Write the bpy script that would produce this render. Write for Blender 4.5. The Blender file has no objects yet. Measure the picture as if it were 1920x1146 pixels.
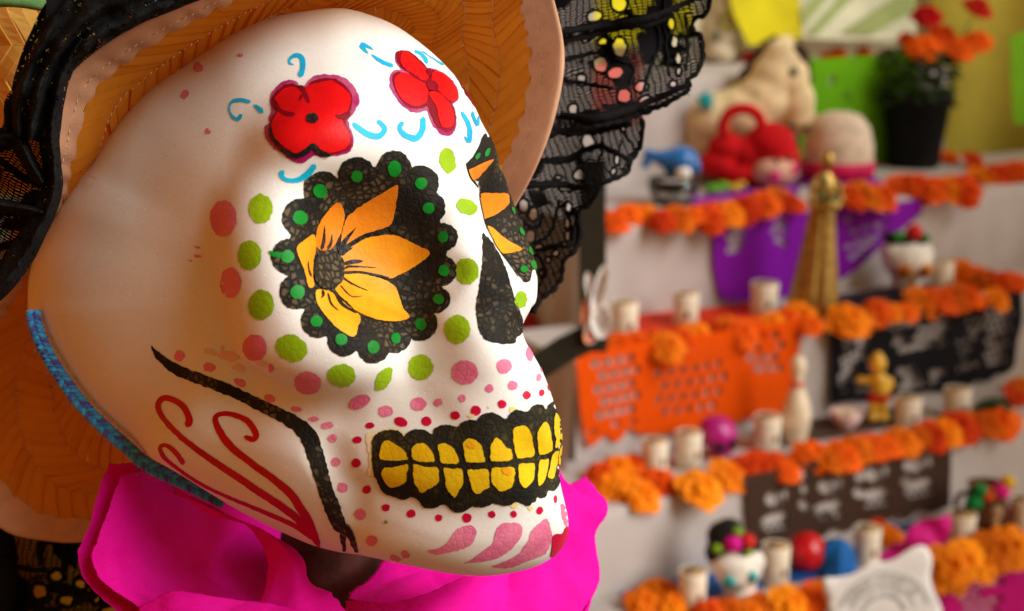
import bpy, bmesh, math, random
import numpy as np
from math import radians, sin, cos, pi, sqrt, atan2
from mathutils import Vector, Matrix, noise
from mathutils.bvhtree import BVHTree
from mathutils.geometry import delaunay_2d_cdt

random.seed(7)
RNG = np.random.default_rng(7)
SC = bpy.context.scene
COL = SC.collection

# ------------------------------------------------------------------ camera
CAM = np.array([0.0, 0.0, 1.5]); PITCH = radians(13.5); FPX = 2667.0
CR = np.array([1.0, 0, 0]); CU = np.array([0, sin(PITCH), cos(PITCH)]); CF = np.array([0, cos(PITCH), -sin(PITCH)])
cam_data = bpy.data.cameras.new('camera'); cam = bpy.data.objects.new('camera', cam_data); COL.objects.link(cam)
cam.location = CAM; cam.rotation_euler = (radians(90) - PITCH, 0, 0)
cam_data.lens = 50; cam_data.sensor_width = 36; cam_data.clip_start = 0.02; cam_data.clip_end = 200
cam_data.dof.use_dof = True; cam_data.dof.focus_distance = 0.665; cam_data.dof.aperture_fstop = 8.0
SC.camera = cam
SC.cycles.use_denoising = True
SC.cycles.max_bounces = 8; SC.cycles.transparent_max_bounces = 16
SC.cycles.caustics_reflective = False; SC.cycles.caustics_refractive = False

# ------------------------------------------------------------------ world, sun, exposure
SUN_EL, SUN_AZ = radians(33), radians(118)
w = bpy.data.worlds.new('World'); SC.world = w; w.use_nodes = True
nt = w.node_tree; nt.nodes.clear()
sky = nt.nodes.new('ShaderNodeTexSky'); sky.sky_type = 'NISHITA'; sky.sun_disc = False
sky.sun_elevation = SUN_EL; sky.sun_rotation = SUN_AZ; sky.dust_density = 4.0; sky.air_density = 1.0; sky.ozone_density = 0.5
hs = nt.nodes.new('ShaderNodeHueSaturation'); hs.inputs['Saturation'].default_value = 0.0
tint = nt.nodes.new('ShaderNodeMix'); tint.data_type = 'RGBA'; tint.blend_type = 'MULTIPLY'; tint.inputs[0].default_value = 1.0
tint.inputs[7].default_value = (1.0, 0.56, 0.14, 1)
bg = nt.nodes.new('ShaderNodeBackground'); bg.inputs[1].default_value = 0.075
ow = nt.nodes.new('ShaderNodeOutputWorld')
nt.links.new(sky.outputs[0], hs.inputs['Color']); nt.links.new(hs.outputs[0], tint.inputs[6])
nt.links.new(tint.outputs[2], bg.inputs[0]); nt.links.new(bg.outputs[0], ow.inputs[0])
sd = bpy.data.lights.new('sun', 'SUN'); sd.energy = 3.9; sd.angle = radians(42); sd.color = (0.80, 0.93, 1.0)
so = bpy.data.objects.new('sun', sd); COL.objects.link(so)
sdir = Vector((sin(SUN_AZ) * cos(SUN_EL), cos(SUN_AZ) * cos(SUN_EL), sin(SUN_EL)))
so.rotation_euler = sdir.to_track_quat('Z', 'Y').to_euler(); so.location = sdir * 5
SC.view_settings.view_transform = 'Standard'; SC.view_settings.look = 'None'; SC.view_settings.gamma = 1.0
SC.view_settings.exposure = 0.18

# ------------------------------------------------------------------ helpers
def P(x, y, d):
    return CAM + d * (CF + CR * (x - 960) / FPX - CU * (y - 573) / FPX)
def ray(x, y):
    v = CF + CR * (x - 960) / FPX - CU * (y - 573) / FPX
    return v / np.linalg.norm(v)
def proj(q):
    v = np.asarray(q) - CAM; d = v @ CF
    return 960 + FPX * (v @ CR) / d, 573 - FPX * (v @ CU) / d, d

def lin(r, g, b):
    f = lambda c: (c / 255 / 12.92) if c / 255 <= .04045 else ((c / 255 + .055) / 1.055) ** 2.4
    return (f(r), f(g), f(b), 1)

class NT:
    def __init__(s, name):
        s.m = bpy.data.materials.new(name); s.m.use_nodes = True
        s.t = s.m.node_tree; s.t.nodes.clear()
        s.out = s.t.nodes.new('ShaderNodeOutputMaterial')
    def n(s, typ, ins=None, **kw):
        nd = s.t.nodes.new(typ)
        for k, v in kw.items(): setattr(nd, k, v)
        for k, v in (ins or {}).items():
            if hasattr(v, 'is_output') or isinstance(v, bpy.types.NodeSocket): s.t.links.new(v, nd.inputs[k])
            else: nd.inputs[k].default_value = v
        return nd
    def math(s, op, a, b=0.0, c=None, clamp=False):
        ins = {0: a, 1: b}
        if c is not None: ins[2] = c
        return s.n('ShaderNodeMath', ins, operation=op, use_clamp=clamp).outputs[0]
    def ramp(s, v, lo, hi, a=0.0, b=1.0, smooth=True):
        return s.n('ShaderNodeMapRange', {0: v, 1: lo, 2: hi, 3: a, 4: b}, interpolation_type='SMOOTHSTEP' if smooth else 'LINEAR').outputs[0]
    def mix(s, f, a, b, mode='MIX'):
        return s.n('ShaderNodeMix', {0: f, 6: a, 7: b}, data_type='RGBA', blend_type=mode).outputs[2]
    def noise(s, co, scale, detail=4, rough=.55):
        return s.n('ShaderNodeTexNoise', {'Vector': co, 'Scale': scale, 'Detail': detail, 'Roughness': rough}).outputs[0]
    def obj(s): return s.n('ShaderNodeTexCoord').outputs['Object']
    def fin(s, **ins):
        p = s.n('ShaderNodeBsdfPrincipled', {k.replace('_', ' '): v for k, v in ins.items()})
        s.t.links.new(p.outputs[0], s.out.inputs[0]); return s.m

def simple(name, c, rough=.6, var=.18, scale=40, bump=.0, bscale=200, sheen=0, metal=0, **kw):
    t = NT(name); co = t.obj()
    nz = t.noise(co, scale)
    col = t.mix(t.ramp(nz, .25, .75), tuple(x * (1 - var) for x in c[:3]) + (1,), tuple(min(1, x * (1 + var)) for x in c[:3]) + (1,))
    ins = dict(Base_Color=col, Roughness=rough, Metallic=metal, Specular_IOR_Level=.5 if rough < .45 else .12)
    if bump:
        ins['Normal'] = t.n('ShaderNodeBump', {'Height': t.noise(co, bscale), 'Strength': bump, 'Distance': .001}).outputs[0]
    ins.update(kw)
    return t.fin(**ins)

def mk(name, verts, faces, mat=None, parent=None, loc=None, smooth=True, uv=None):
    me = bpy.data.meshes.new(name)
    me.from_pydata([tuple(map(float, v)) for v in verts], [], [tuple(map(int, f)) for f in faces])
    if smooth: me.polygons.foreach_set('use_smooth', [True] * len(me.polygons))
    if mat is not None: me.materials.append(mat)
    if uv is not None:
        ul = me.uv_layers.new(name='UVMap')
        idx = np.empty(len(me.loops), dtype=np.int32); me.loops.foreach_get('vertex_index', idx)
        ul.data.foreach_set('uv', np.asarray(uv, dtype=np.float32)[idx].ravel())
    me.update()
    o = bpy.data.objects.new(name, me); COL.objects.link(o)
    if parent is not None: o.parent = parent
    if loc is not None: o.location = tuple(map(float, loc))
    return o
def thing(name, label, cat, loc=(0, 0, 0), rz=0, group=None):
    o = bpy.data.objects.new(name, None); COL.objects.link(o); o.location = tuple(map(float, loc)); o.rotation_euler = (0, 0, rz)
    o.empty_display_size = .02
    return tag(o, label, cat, group)
def tag(o, label, cat, group=None, kind=None):
    o['label'] = label; o['category'] = cat
    if group: o['group'] = group
    if kind: o['kind'] = kind
    return o
def struct(o): o['kind'] = 'structure'; return o
def kids(o): return [c for c in bpy.data.objects if c.parent == o]

def cat_rom(pts, n=8, closed=False):
    p = np.asarray(pts, float); m = len(p); out = []
    rng = range(m) if closed else range(m - 1)
    for i in rng:
        if closed: a, b, c, d = p[i - 1], p[i], p[(i + 1) % m], p[(i + 2) % m]
        else:
            b, c = p[i], p[i + 1]
            a = p[i - 1] if i > 0 else 2 * b - c
            d = p[i + 2] if i + 2 < m else 2 * c - b
        for k in range(n):
            t = k / n
            out.append(.5 * (2 * b + (c - a) * t + (2 * a - 5 * b + 4 * c - d) * t * t + (3 * b - a - 3 * c + d) * t ** 3))
    if not closed: out.append(p[-1])
    return np.array(out)
def resample(p, n):
    p = np.asarray(p, float); s = np.r_[0, np.cumsum(np.linalg.norm(np.diff(p[:, :3], axis=0), axis=1))]
    u = np.linspace(0, s[-1], n)
    return np.stack([np.interp(u, s, p[:, k]) for k in range(p.shape[1])], 1)
def in_poly(pt, poly):
    x, y = pt[:, 0], pt[:, 1]; ins = np.zeros(len(pt), bool); n = len(poly); j = n - 1
    for i in range(n):
        xi, yi = poly[i]; xj, yj = poly[j]
        if yi != yj:
            c = ((yi > y) != (yj > y)) & (x < (xj - xi) * (y - yi) / (yj - yi) + xi)
            ins ^= c
        j = i
    return ins
def ell(cx, cy, rx, ry, rot=0, n=None):
    n = n or max(12, int((rx + ry) * .9)); a = np.linspace(0, 2 * pi, n, endpoint=False); r = radians(rot)
    x, y = rx * np.cos(a), ry * np.sin(a)
    return np.stack([cx + x * cos(r) - y * sin(r), cy + x * sin(r) + y * cos(r)], 1)
def jitter(poly, amp, fs=.12, seed=0):
    q = np.array(poly, float); m = len(q)
    d = np.roll(q, -1, 0) - np.roll(q, 1, 0); L = np.linalg.norm(d, axis=1) + 1e-9
    nr = np.stack([d[:, 1], -d[:, 0]], 1) / L[:, None]
    o = np.array([noise.noise((x * fs, y * fs, seed)) + .6 * noise.noise((x * fs * 2.7, y * fs * 2.7, seed + 9)) for x, y in q])
    return q + nr * (o * amp)[:, None]
def triangulate(outer, holes=(), step=6.0):
    """2-D mesh inside outline minus holes -> (pts, tris)"""
    lo, hi = outer.min(0), outer.max(0)
    xs = np.arange(lo[0], hi[0], step); ys = np.arange(lo[1], hi[1], step * .866)
    g = np.array([(x + (j % 2) * step / 2, y) for j, y in enumerate(ys) for x in xs])
    if len(g): g = g[in_poly(g, outer)]
    if len(g):
        rings = np.concatenate([outer] + list(holes))
        keep = np.ones(len(g), bool)
        for k in range(0, len(g), 400):
            dd = ((g[k:k + 400, None] - rings[None]) ** 2).sum(2).min(1); keep[k:k + 400] = dd > (step * .45) ** 2
        g = g[keep]
    vs = [tuple(v) for v in outer]; n0 = len(vs); ed = [(i, (i + 1) % n0) for i in range(n0)]
    for h in holes:
        b = len(vs); vs += [tuple(v) for v in h]; ed += [(b + i, b + (i + 1) % len(h)) for i in range(len(h))]
    vs += [tuple(v) for v in g]
    r = delaunay_2d_cdt([Vector((float(a), float(b))) for a, b in vs], ed, [list(range(n0))], 1, 1e-4)
    pts = np.array([tuple(v) for v in r[0]]); tris = np.array([f for f in r[2]], dtype=int)
    if holes:
        c = pts[tris].mean(1); kill = np.zeros(len(c), bool)
        for h in holes: kill |= in_poly(c, h)
        tris = tris[~kill]
    return pts, tris
def tube(path, rad, nseg=6, closed=False):
    """verts, faces of a tube along a 3-D path; rad scalar or array"""
    p = np.asarray(path, float); n = len(p); rad = np.broadcast_to(rad, (n,))
    t = np.gradient(p, axis=0); t /= np.linalg.norm(t, axis=1)[:, None] + 1e-12
    up = np.array([.31, .2, .93]); a = np.cross(t, up); a /= np.linalg.norm(a, axis=1)[:, None] + 1e-12; b = np.cross(t, a)
    an = np.linspace(0, 2 * pi, nseg, endpoint=False)
    v = p[:, None] + rad[:, None, None] * (a[:, None] * np.cos(an)[None, :, None] + b[:, None] * np.sin(an)[None, :, None])
    v = v.reshape(-1, 3); f = []
    for i in range(n if closed else n - 1):
        j = (i + 1) % n
        for k in range(nseg):
            l = (k + 1) % nseg; f.append((i * nseg + k, i * nseg + l, j * nseg + l, j * nseg + k))
    if not closed:
        f.append(tuple(range(nseg - 1, -1, -1))); f.append(tuple(range((n - 1) * nseg, n * nseg)))
    return v, f
def merge(parts):
    V, Fc, o = [], [], 0
    for v, f in parts:
        V.append(np.asarray(v, float).reshape(-1, 3)); Fc += [tuple(i + o for i in q) for q in f]; o += len(V[-1])
    return np.concatenate(V), Fc
def gridfaces(nr, nc, wrap=False):
    f = []
    for i in range(nr - 1):
        for j in range(nc if wrap else nc - 1):
            k = (j + 1) % nc
            f.append((i * nc + j, i * nc + k, (i + 1) * nc + k, (i + 1) * nc + j))
    return f
def lathe(prof, n=20, cap=True):
    """prof: list of (r, z)"""
    a = np.linspace(0, 2 * pi, n, endpoint=False); v = []
    for r, z in prof: v += [(r * cos(t), r * sin(t), z) for t in a]
    f = gridfaces(len(prof), n, True)
    if cap:
        f.append(tuple(range(n - 1, -1, -1))); f.append(tuple((len(prof) - 1) * n + k for k in range(n)))
    return np.array(v), f
def ball(c, r, nu=14, nv=9):
    c = np.asarray(c, float); r = np.broadcast_to(r, (3,)); v = []
    for i in range(nv + 1):
        th = pi * i / nv
        for k in range(nu):
            ph = 2 * pi * k / nu; v.append((sin(th) * cos(ph), sin(th) * sin(ph), cos(th)))
    return np.array(v) * r + c, gridfaces(nv + 1, nu, True)
def box(c, s):
    c = np.asarray(c, float); s = np.asarray(s, float) / 2
    v = np.array([(x, y, z) for x in (-1, 1) for y in (-1, 1) for z in (-1, 1)]) * s + c
    return v, [(0, 1, 3, 2), (4, 6, 7, 5), (0, 4, 5, 1), (2, 3, 7, 6), (0, 2, 6, 4), (1, 5, 7, 3)]
# ================================================================== SKULL
# head frame: f = face direction, u = crown, s = towards the viewer's side
D0 = 0.72; C0 = P(560, 540, D0)
A_, T_ = radians(41), radians(11.5)
def camvec(x, y, z): return CR * x + CU * y - CF * z
HF = camvec(cos(A_) * cos(T_), cos(A_) * sin(T_), sin(A_)); HU = camvec(-sin(T_), cos(T_), 0); HS = camvec(-sin(A_) * cos(T_), -sin(A_) * sin(T_), cos(A_))
HM = np.stack([HF, HU, HS])          # rows

def ellipsoid_d(p, c, r):
    q = (p - np.array(c)) / np.array(r); k0 = np.linalg.norm(q, axis=1); k1 = np.linalg.norm(q / np.array(r), axis=1) + 1e-9
    return k0 * (k0 - 1) / k1
def capsule_d(p, a, b, ra, rb):
    a, b = np.array(a), np.array(b); ab = b - a
    h = np.clip((p - a) @ ab / (ab @ ab), 0, 1)
    return np.linalg.norm(p - a - h[:, None] * ab, axis=1) - (ra + (rb - ra) * h)
def smin(a, b, k):
    h = np.clip(.5 + .5 * (b - a) / k, 0, 1); return b + (a - b) * h - k * h * (1 - h)
def sdf(p):
    d = ellipsoid_d(p, (-.022, .030, 0), (.132, .104, .090))
    d = smin(d, ellipsoid_d(p, (.050, .052, 0), (.076, .062, .074)), .03)
    d = smin(d, ellipsoid_d(p, (.035, -.045, 0), (.080, .085, .070)), .03)
    d = smin(d, ellipsoid_d(p, (.018, -.088, 0), (.080, .066, .074)), .03)
    for s in (-1, 1):
        d = smin(d, ellipsoid_d(p, (.080, -.028, s * .056), (.030, .026, .028)), .022)
        d = smin(d, ellipsoid_d(p, (.092, .054, s * .046), (.022, .016, .030)), .02)
    d = smin(d, ellipsoid_d(p, (.078, -.096, 0), (.046, .048, .050)), .025)
    d = smin(d, ellipsoid_d(p, (.076, -.138, 0), (.044, .024, .046)), .02)
    d = smin(d, np.minimum(capsule_d(p, (.096, .040, 0), (.116, .008, 0), .010, .012), capsule_d(p, (.116, .008, 0), (.128, -.050, 0), .013, .020)), .030)
    d = smin(d, capsule_d(p, (.128, -.055, 0), (.108, -.105, 0), .029, .036), .028)
    d = smin(d, np.minimum(ellipsoid_d(p, (.072, .006, .071), (.026, .040, .022)), ellipsoid_d(p, (.072, .006, -.071), (.026, .040, .022))), .018)
    return d

def cube_sphere(N):
    t = np.tan(np.linspace(-pi / 4, pi / 4, N + 1)); X, Y = np.meshgrid(t, t, indexing='ij'); one = np.ones_like(X)
    V, Q, o = [], [], 0
    for fa in ((one, X, Y), (-one, Y, X), (Y, one, X), (X, -one, Y), (X, Y, one), (Y, X, -one)):
        V.append(np.stack([a.ravel() for a in fa], 1))
        i, j = np.meshgrid(np.arange(N), np.arange(N), indexing='ij'); b = o + i * (N + 1) + j
        Q.append(np.stack([b, b + N + 1, b + N + 2, b + 1], -1).reshape(-1, 4)); o += (N + 1) ** 2
    V = np.concatenate(V); V /= np.linalg.norm(V, axis=1)[:, None]; Q = np.concatenate(Q)
    _, idx, inv = np.unique(np.round(V, 6), axis=0, return_index=True, return_inverse=True)
    return V[idx], inv.ravel()[Q]
SD, SQ = cube_sphere(165)
lo = np.zeros(len(SD)); hi = np.full(len(SD), .26)
for _ in range(24):
    m = (lo + hi) / 2; ins = sdf(SD * m[:, None]) < 0
    lo = np.where(ins, m, lo); hi = np.where(ins, hi, m)
SV = SD * ((lo + hi) / 2)[:, None]

def vnormals(V, Q):
    n = np.cross(V[Q[:, 2]] - V[Q[:, 0]], V[Q[:, 3]] - V[Q[:, 1]]); N = np.zeros_like(V)
    for k in range(4): np.add.at(N, Q[:, k], n)
    return N / (np.linalg.norm(N, axis=1)[:, None] + 1e-12)
def sstep(a, b, x):
    t = np.clip((x - a) / (b - a), 0, 1); return t * t * (3 - 2 * t)
def to_world(L): return C0 + L @ HM
def to_head(W_): return (W_ - C0) @ HM.T
def head_hit(px, py):
    """where the ray through a picture point meets the un-carved head, in the head frame"""
    o = (CAM - C0) @ HM.T; r = ray(px, py) @ HM.T; t = .45
    for _ in range(80): t += float(sdf((o + r * t)[None])[0]) * .8
    return o + r * t
NRM = vnormals(SV, SQ)
if (NRM * SD).sum() < 0: NRM = -NRM
def dent(c, R, depth, inner=.45, aniso=(1, 1, 1)):
    d = np.linalg.norm((SV0 - np.array(c)) / np.array(aniso), axis=1)
    return -depth * (1 - sstep(R * inner, R, d))
def groove(pts, R, depth):
    p = np.array(pts); d = np.full(len(SV0), 9.)
    for a, b in zip(p[:-1], p[1:]): d = np.minimum(d, capsule_d(SV0, a, b, 0, 0))
    return -depth * (1 - sstep(0, R, d))
SV0 = SV.copy()
eye = head_hit(690, 482); eye2 = eye * np.array([1, 1, -1])
disp = np.zeros(len(SV))
for e in (eye, eye2):
    disp += dent(e, .050, .0095, .30)
disp += groove([(.128, -.014, .0), (.134, -.036, .0)], .012, .003)
for s in (1, -1):
    disp += groove([(.124, -.012, s * .012), (.127, -.044, s * .014)], .012, .006)
# hollow under the cheekbone and along the front edge of the jaw
for sgn in (1, -1):
    m_ = np.array([1, 1, sgn])
    disp += groove([head_hit(*q) * m_ for q in ((470, 735), (560, 765), (630, 790), (672, 850))], .034, .0045)
    disp += groove([head_hit(*q) * m_ for q in ((620, 880), (650, 960), (668, 1005))], .016, .0022)
    disp -= groove([head_hit(*q) * m_ for q in ((420, 655), (540, 690), (640, 700), (740, 690))], .030, .0026)
    disp += dent(head_hit(330, 560) * m_, .07, .0012, .1)
disp -= groove([head_hit(*q) for q in ((720, 860), (880, 850), (1000, 830))], .030, .0035)
disp += groove([head_hit(*q) for q in ((690, 965), (840, 985), (1000, 965))], .018, .0022)
SV = SV0 + NRM * disp[:, None]
# silhouette: pull the outline of the head onto the outline seen in the photograph
SIL = np.array([(50,573),(52,525),(62,480),(80,435),(105,375),(132,335),(160,303),(200,245),(250,188),(300,147),(370,97),(425,62),(500,34),(570,21),(640,15),(700,30),(745,50),(790,82),(825,112),(860,150),(885,188),(905,232),(922,264),(938,300),(952,352),(966,394),(984,440),(1000,482),(1009,520),(1009,545),(1004,570),(992,592),(981,614),(986,640),(1002,667),(1020,700),(1036,742),(1050,785),(1055,840),(1050,880),(1052,905),(1060,940),(1068,975),(1066,1005),(1053,1030),(1030,1050),(1000,1064),(960,1075),(920,1081),(880,1081),(830,1075),(760,1061),(690,1047),(600,1028),(540,1005),(470,972),(410,940),(340,897),(270,852),(210,808),(150,755),(100,690),(68,635),(52,596)], float)
W3 = to_world(SV); rel = W3 - CAM; dep = rel @ CF
px = np.stack([960 + FPX * (rel @ CR) / dep, 573 - FPX * (rel @ CU) / dep], 1)
cc = np.array([570., 550.])
def polar(q): d = q - cc; return np.arctan2(d[:, 1], d[:, 0]), np.linalg.norm(d, axis=1)
th, rho = polar(px); nb = 720
b = ((th + pi) / (2 * pi) * nb).astype(int) % nb; rm = np.zeros(nb); np.maximum.at(rm, b, rho)
sm = lambda a, k: sum(np.roll(a, i) for i in range(-k, k + 1)) / (2 * k + 1)
rm = np.maximum(rm, np.maximum(np.roll(rm, 1), np.roll(rm, -1)))
sil = cat_rom(SIL, 8, True); ts, rs = polar(sil); o_ = np.argsort(ts)
bc = (np.arange(nb) + .5) / nb * 2 * pi - pi
rt = np.interp(bc, ts[o_], rs[o_], period=2 * pi)
kk = sm(rt / rm, 2); KK = kk
k_v = np.interp(th, bc, kk, period=2 * pi); rm_v = np.interp(th, bc, rm, period=2 * pi)
print('silhouette scale', kk.min().round(3), kk.max().round(3), [round(float(x), 2) for x in kk[::36]])
wgt = sstep(.15, 1.0, rho / rm_v)
new = cc + (px - cc) * (1 + (k_v - 1) * wgt)[:, None]
SW = CAM + dep[:, None] * (CF + CR * ((new[:, :1] - 960) / FPX) - CU * ((new[:, 1:] - 573) / FPX))
BV = BVHTree.FromPolygons([tuple(v) for v in SW], [tuple(q) for q in SQ])
print('sil done', len(SW))

# ---- foam and paint materials: one bead relief runs through foam and paint
BEAD = 320.0
def beads(t):
    co = t.obj()
    wob = t.n('ShaderNodeVectorMath', {0: t.n('ShaderNodeTexNoise', {'Vector': co, 'Scale': 60.0, 'Detail': 2.0}).outputs[1], 1: (.0011,) * 3}, operation='MULTIPLY').outputs[0]
    co2 = t.n('ShaderNodeVectorMath', {0: co, 1: wob}, operation='ADD').outputs[0]
    ed = t.n('ShaderNodeTexVoronoi', {'Vector': co2, 'Scale': BEAD, 'Randomness': .85}, feature='DISTANCE_TO_EDGE').outputs['Distance']
    f1 = t.n('ShaderNodeTexVoronoi', {'Vector': co2, 'Scale': BEAD, 'Randomness': .85}, feature='F1')
    return co, ed, f1
def bead_bump(t, co, ed, f1, k=1.0, crease=.10):
    h = t.math('ADD', t.ramp(ed, 0, crease), t.math('MULTIPLY', t.math('SUBTRACT', 1.0, f1.outputs['Distance']), .7))
    h = t.math('ADD', h, t.math('MULTIPLY', t.noise(co, 900, 3), .15))
    return t.n('ShaderNodeBump', {'Height': h, 'Strength': k, 'Distance': .0004}).outputs[0]
def foam():
    t = NT('foam'); co, ed, f1 = beads(t)
    crease = t.ramp(ed, .0, .05, 1, 0)
    pit = t.math('MULTIPLY', crease, t.ramp(t.noise(co, 190, 2), .48, .62))
    c = t.mix(t.ramp(t.noise(co, 14, 5), .3, .7), (.80, .785, .765, 1), (.84, .83, .815, 1))
    c = t.mix(t.math('MULTIPLY', crease, .20), c, (.58, .58, .56, 1))
    sp_ = t.n('ShaderNodeTexVoronoi', {'Vector': co, 'Scale': 250.0, 'Randomness': 1.0}, feature='F1').outputs['Distance']
    pit = t.math('MAXIMUM', t.math('MULTIPLY', pit, .6), t.math('MULTIPLY', t.ramp(sp_, .09, .17, 1, 0), t.ramp(t.noise(co, 90, 2), .42, .55)))
    c = t.mix(t.math('MULTIPLY', pit, .75), c, (.97, .95, .92, 1))
    c = t.mix(t.math('MULTIPLY', t.ramp(t.noise(co, 38, 5, .7), .66, .74), .22), c, (.70, .52, .40, 1))   # handling marks
    nb_ = t.n('ShaderNodeBump', {'Height': t.math('SUBTRACT', t.ramp(ed, 0, .06), t.math('MULTIPLY', pit, 1.2)), 'Strength': .13, 'Distance': .00035}).outputs[0]
    return t.fin(Base_Color=c, Roughness=.6, Specular_IOR_Level=.25, Normal=nb_, Subsurface_Weight=.05, Subsurface_Radius=(.006, .004, .003), Subsurface_Scale=1.0)
def paint(name, c, c2=None, rough=.45, wear=None, weark=.0, k=.8, line=.35):
    t = NT(name); co, ed, f1 = beads(t); c2 = c2 or tuple(x * .75 for x in c[:3]) + (1,)
    cc_ = t.mix(t.ramp(t.noise(co, 55, 5), .35, .68), c, c2)
    cc_ = t.mix(t.math('MULTIPLY', t.ramp(ed, 0, .05, 1, 0), line * .5), cc_, tuple(x * .45 for x in c[:3]) + (1,))
    if wear:
        rub = t.math('MULTIPLY', t.ramp(ed, .04, .34), t.ramp(t.math('ADD', t.noise(co, 28, 5, .65), t.math('MULTIPLY', f1.outputs['Color'], .16)), .55, .68))
        cc_ = t.mix(t.math('MULTIPLY', rub, weark), cc_, wear)
    return t.fin(Base_Color=cc_, Roughness=rough, Normal=bead_bump(t, co, ed, f1, k * (.42 if wear else .2), .16), Specular_IOR_Level=.14)
M_FOAM = foam()
BLACK = paint('black_paint', (.012, .011, .010, 1), (.022, .018, .013, 1), .62, (.145, .105, .060, 1), .8, 1.0)
BLACKD = paint('solid_black_paint', (.010, .009, .009, 1), (.018, .015, .012, 1), .4, (.09, .07, .05, 1), .35, .9)
MOUTHB = paint('gum_black_paint', (.012, .011, .010, 1), (.024, .020, .008, 1), .62, (.10, .075, .015, 1), .55, .9)
RED = paint('red_paint', (.72, .006, .008, 1), (.60, .003, .006, 1), .4, line=.12, k=.35)
DRED = paint('dark_red_paint', (.26, .003, .014, 1), (.16, .002, .010, 1), .4, line=.2, k=.5)
MAUVE = paint('plum_paint', (.36, .008, .11, 1), (.46, .10, .22, 1), .45, line=.3, k=.6)
BLUE = paint('blue_paint', (.010, .50, .78, 1), (.005, .36, .68, 1), .4, line=.15, k=.5)
LIME = paint('lime_paint', (.31, .50, .010, 1), (.24, .42, .008, 1), .45, k=.8, line=.3)
PINK = paint('pink_paint', (.80, .23, .38, 1), (.72, .16, .31, 1), .5, k=1.0, line=.45)
CRIM = paint('crimson_paint', (.62, .004, .055, 1), (.50, .003, .04, 1), .42, k=.5, line=.2)
GREEN = paint('green_paint', (.006, .24, .022, 1), (.004, .18, .016, 1), .42, k=.5, line=.2)
ORA = [paint('orange_paint', (.74, .23, .012, 1), (.66, .17, .008, 1), .42, k=.6, line=.22),
       paint('amber_paint', (.80, .33, .012, 1), (.74, .25, .010, 1), .42, k=.6, line=.22),
       paint('golden_paint', (.82, .40, .015, 1), (.80, .30, .010, 1), .42, k=.6, line=.22)]
YEL = paint('yellow_paint', (.78, .55, .010, 1), (.72, .44, .008, 1), .4, k=.7, line=.28)
SMEAR = paint('thin_yellow_paint', (.80, .66, .22, 1), (.82, .74, .5, 1), .5, k=.6, line=.1)
BLUSH = paint('thin_pink_paint', (.80, .50, .48, 1), (.80, .62, .58, 1), .5, k=.6, line=.1)

skull = mk('painted_skull', SW - C0, SQ, M_FOAM, loc=C0)
tag(skull, 'large white foam skull painted with flowers, dots and yellow teeth', 'skull decoration')

TOP = None
def onto(p2, off, filt=None):
    """a picture point carried along its ray onto the head"""
    d = ray(*p2); h = BV.ray_cast(Vector(CAM), Vector(d), 2.0)
    if h[0] is None: return None
    q = np.array(h[0]); n = np.array(h[1])
    if n @ d > 0: n = -n
    if filt is not None and not filt(to_head(q[None])[0]): return None
    return q + n * off
def shell(pts, tris, name, mat, parent, off, filt=None):
    pts = pts.copy(); pos = [onto(p, off, filt) for p in pts]; tris = np.asarray(tris)
    miss = [i for i, q in enumerate(pos) if q is None]
    if miss:
        nb_ = {}
        for t in tris:
            for a in t:
                if pos[a] is None: nb_.setdefault(a, set()).update(int(x) for x in t if pos[x] is not None)
        new_ = {}
        for a in miss:
            c = nb_.get(a)
            if not c: continue
            b_ = min(c, key=lambda x: ((pts[x] - pts[a]) ** 2).sum()); lo_, hi_ = pts[b_].copy(), pts[a].copy(); best = pos[b_]
            for _ in range(9):
                m = (lo_ + hi_) / 2; q = onto(m, off, filt)
                if q is None: hi_ = m
                else: lo_, best = m, q
            new_[a] = best
        for a, q in new_.items(): pos[a] = q
    good = []
    for t in tris:
        q = [pos[a] for a in t]
        if any(x is None for x in q): continue
        z = [(x - CAM) @ CF for x in q]
        if max(z) - min(z) > .011: continue
        good.append(t)
    if not good: print('empty mark', name, pts[0]); return None
    used = np.unique(np.array([i for t in good for i in t])); mp = {int(a): i for i, a in enumerate(used)}
    org = C0
    return mk(name, [pos[a] - org for a in used], [tuple(mp[int(i)] for i in t) for t in good], mat, parent)
def mark(poly, name, mat, parent=None, lvl=1, smooth=4, jit=1.1, step=6.0, filt=None):
    poly = np.asarray(poly, float)
    q = cat_rom(poly, smooth, True) if smooth else poly
    L = np.linalg.norm(np.diff(np.r_[q, q[:1]], axis=0), axis=1).sum(); n = int(np.clip(L / 3.2, 14, 500))
    q = resample(np.r_[q, q[:1]], n + 1)[:-1]
    if jit: q = jitter(q, jit * 1.45, .13, len(poly) + poly[0, 0] * .01)
    pts, tris = triangulate(q, (), step)
    return shell(pts, tris, name, mat, parent or skull, .00022 * lvl, filt)
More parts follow.
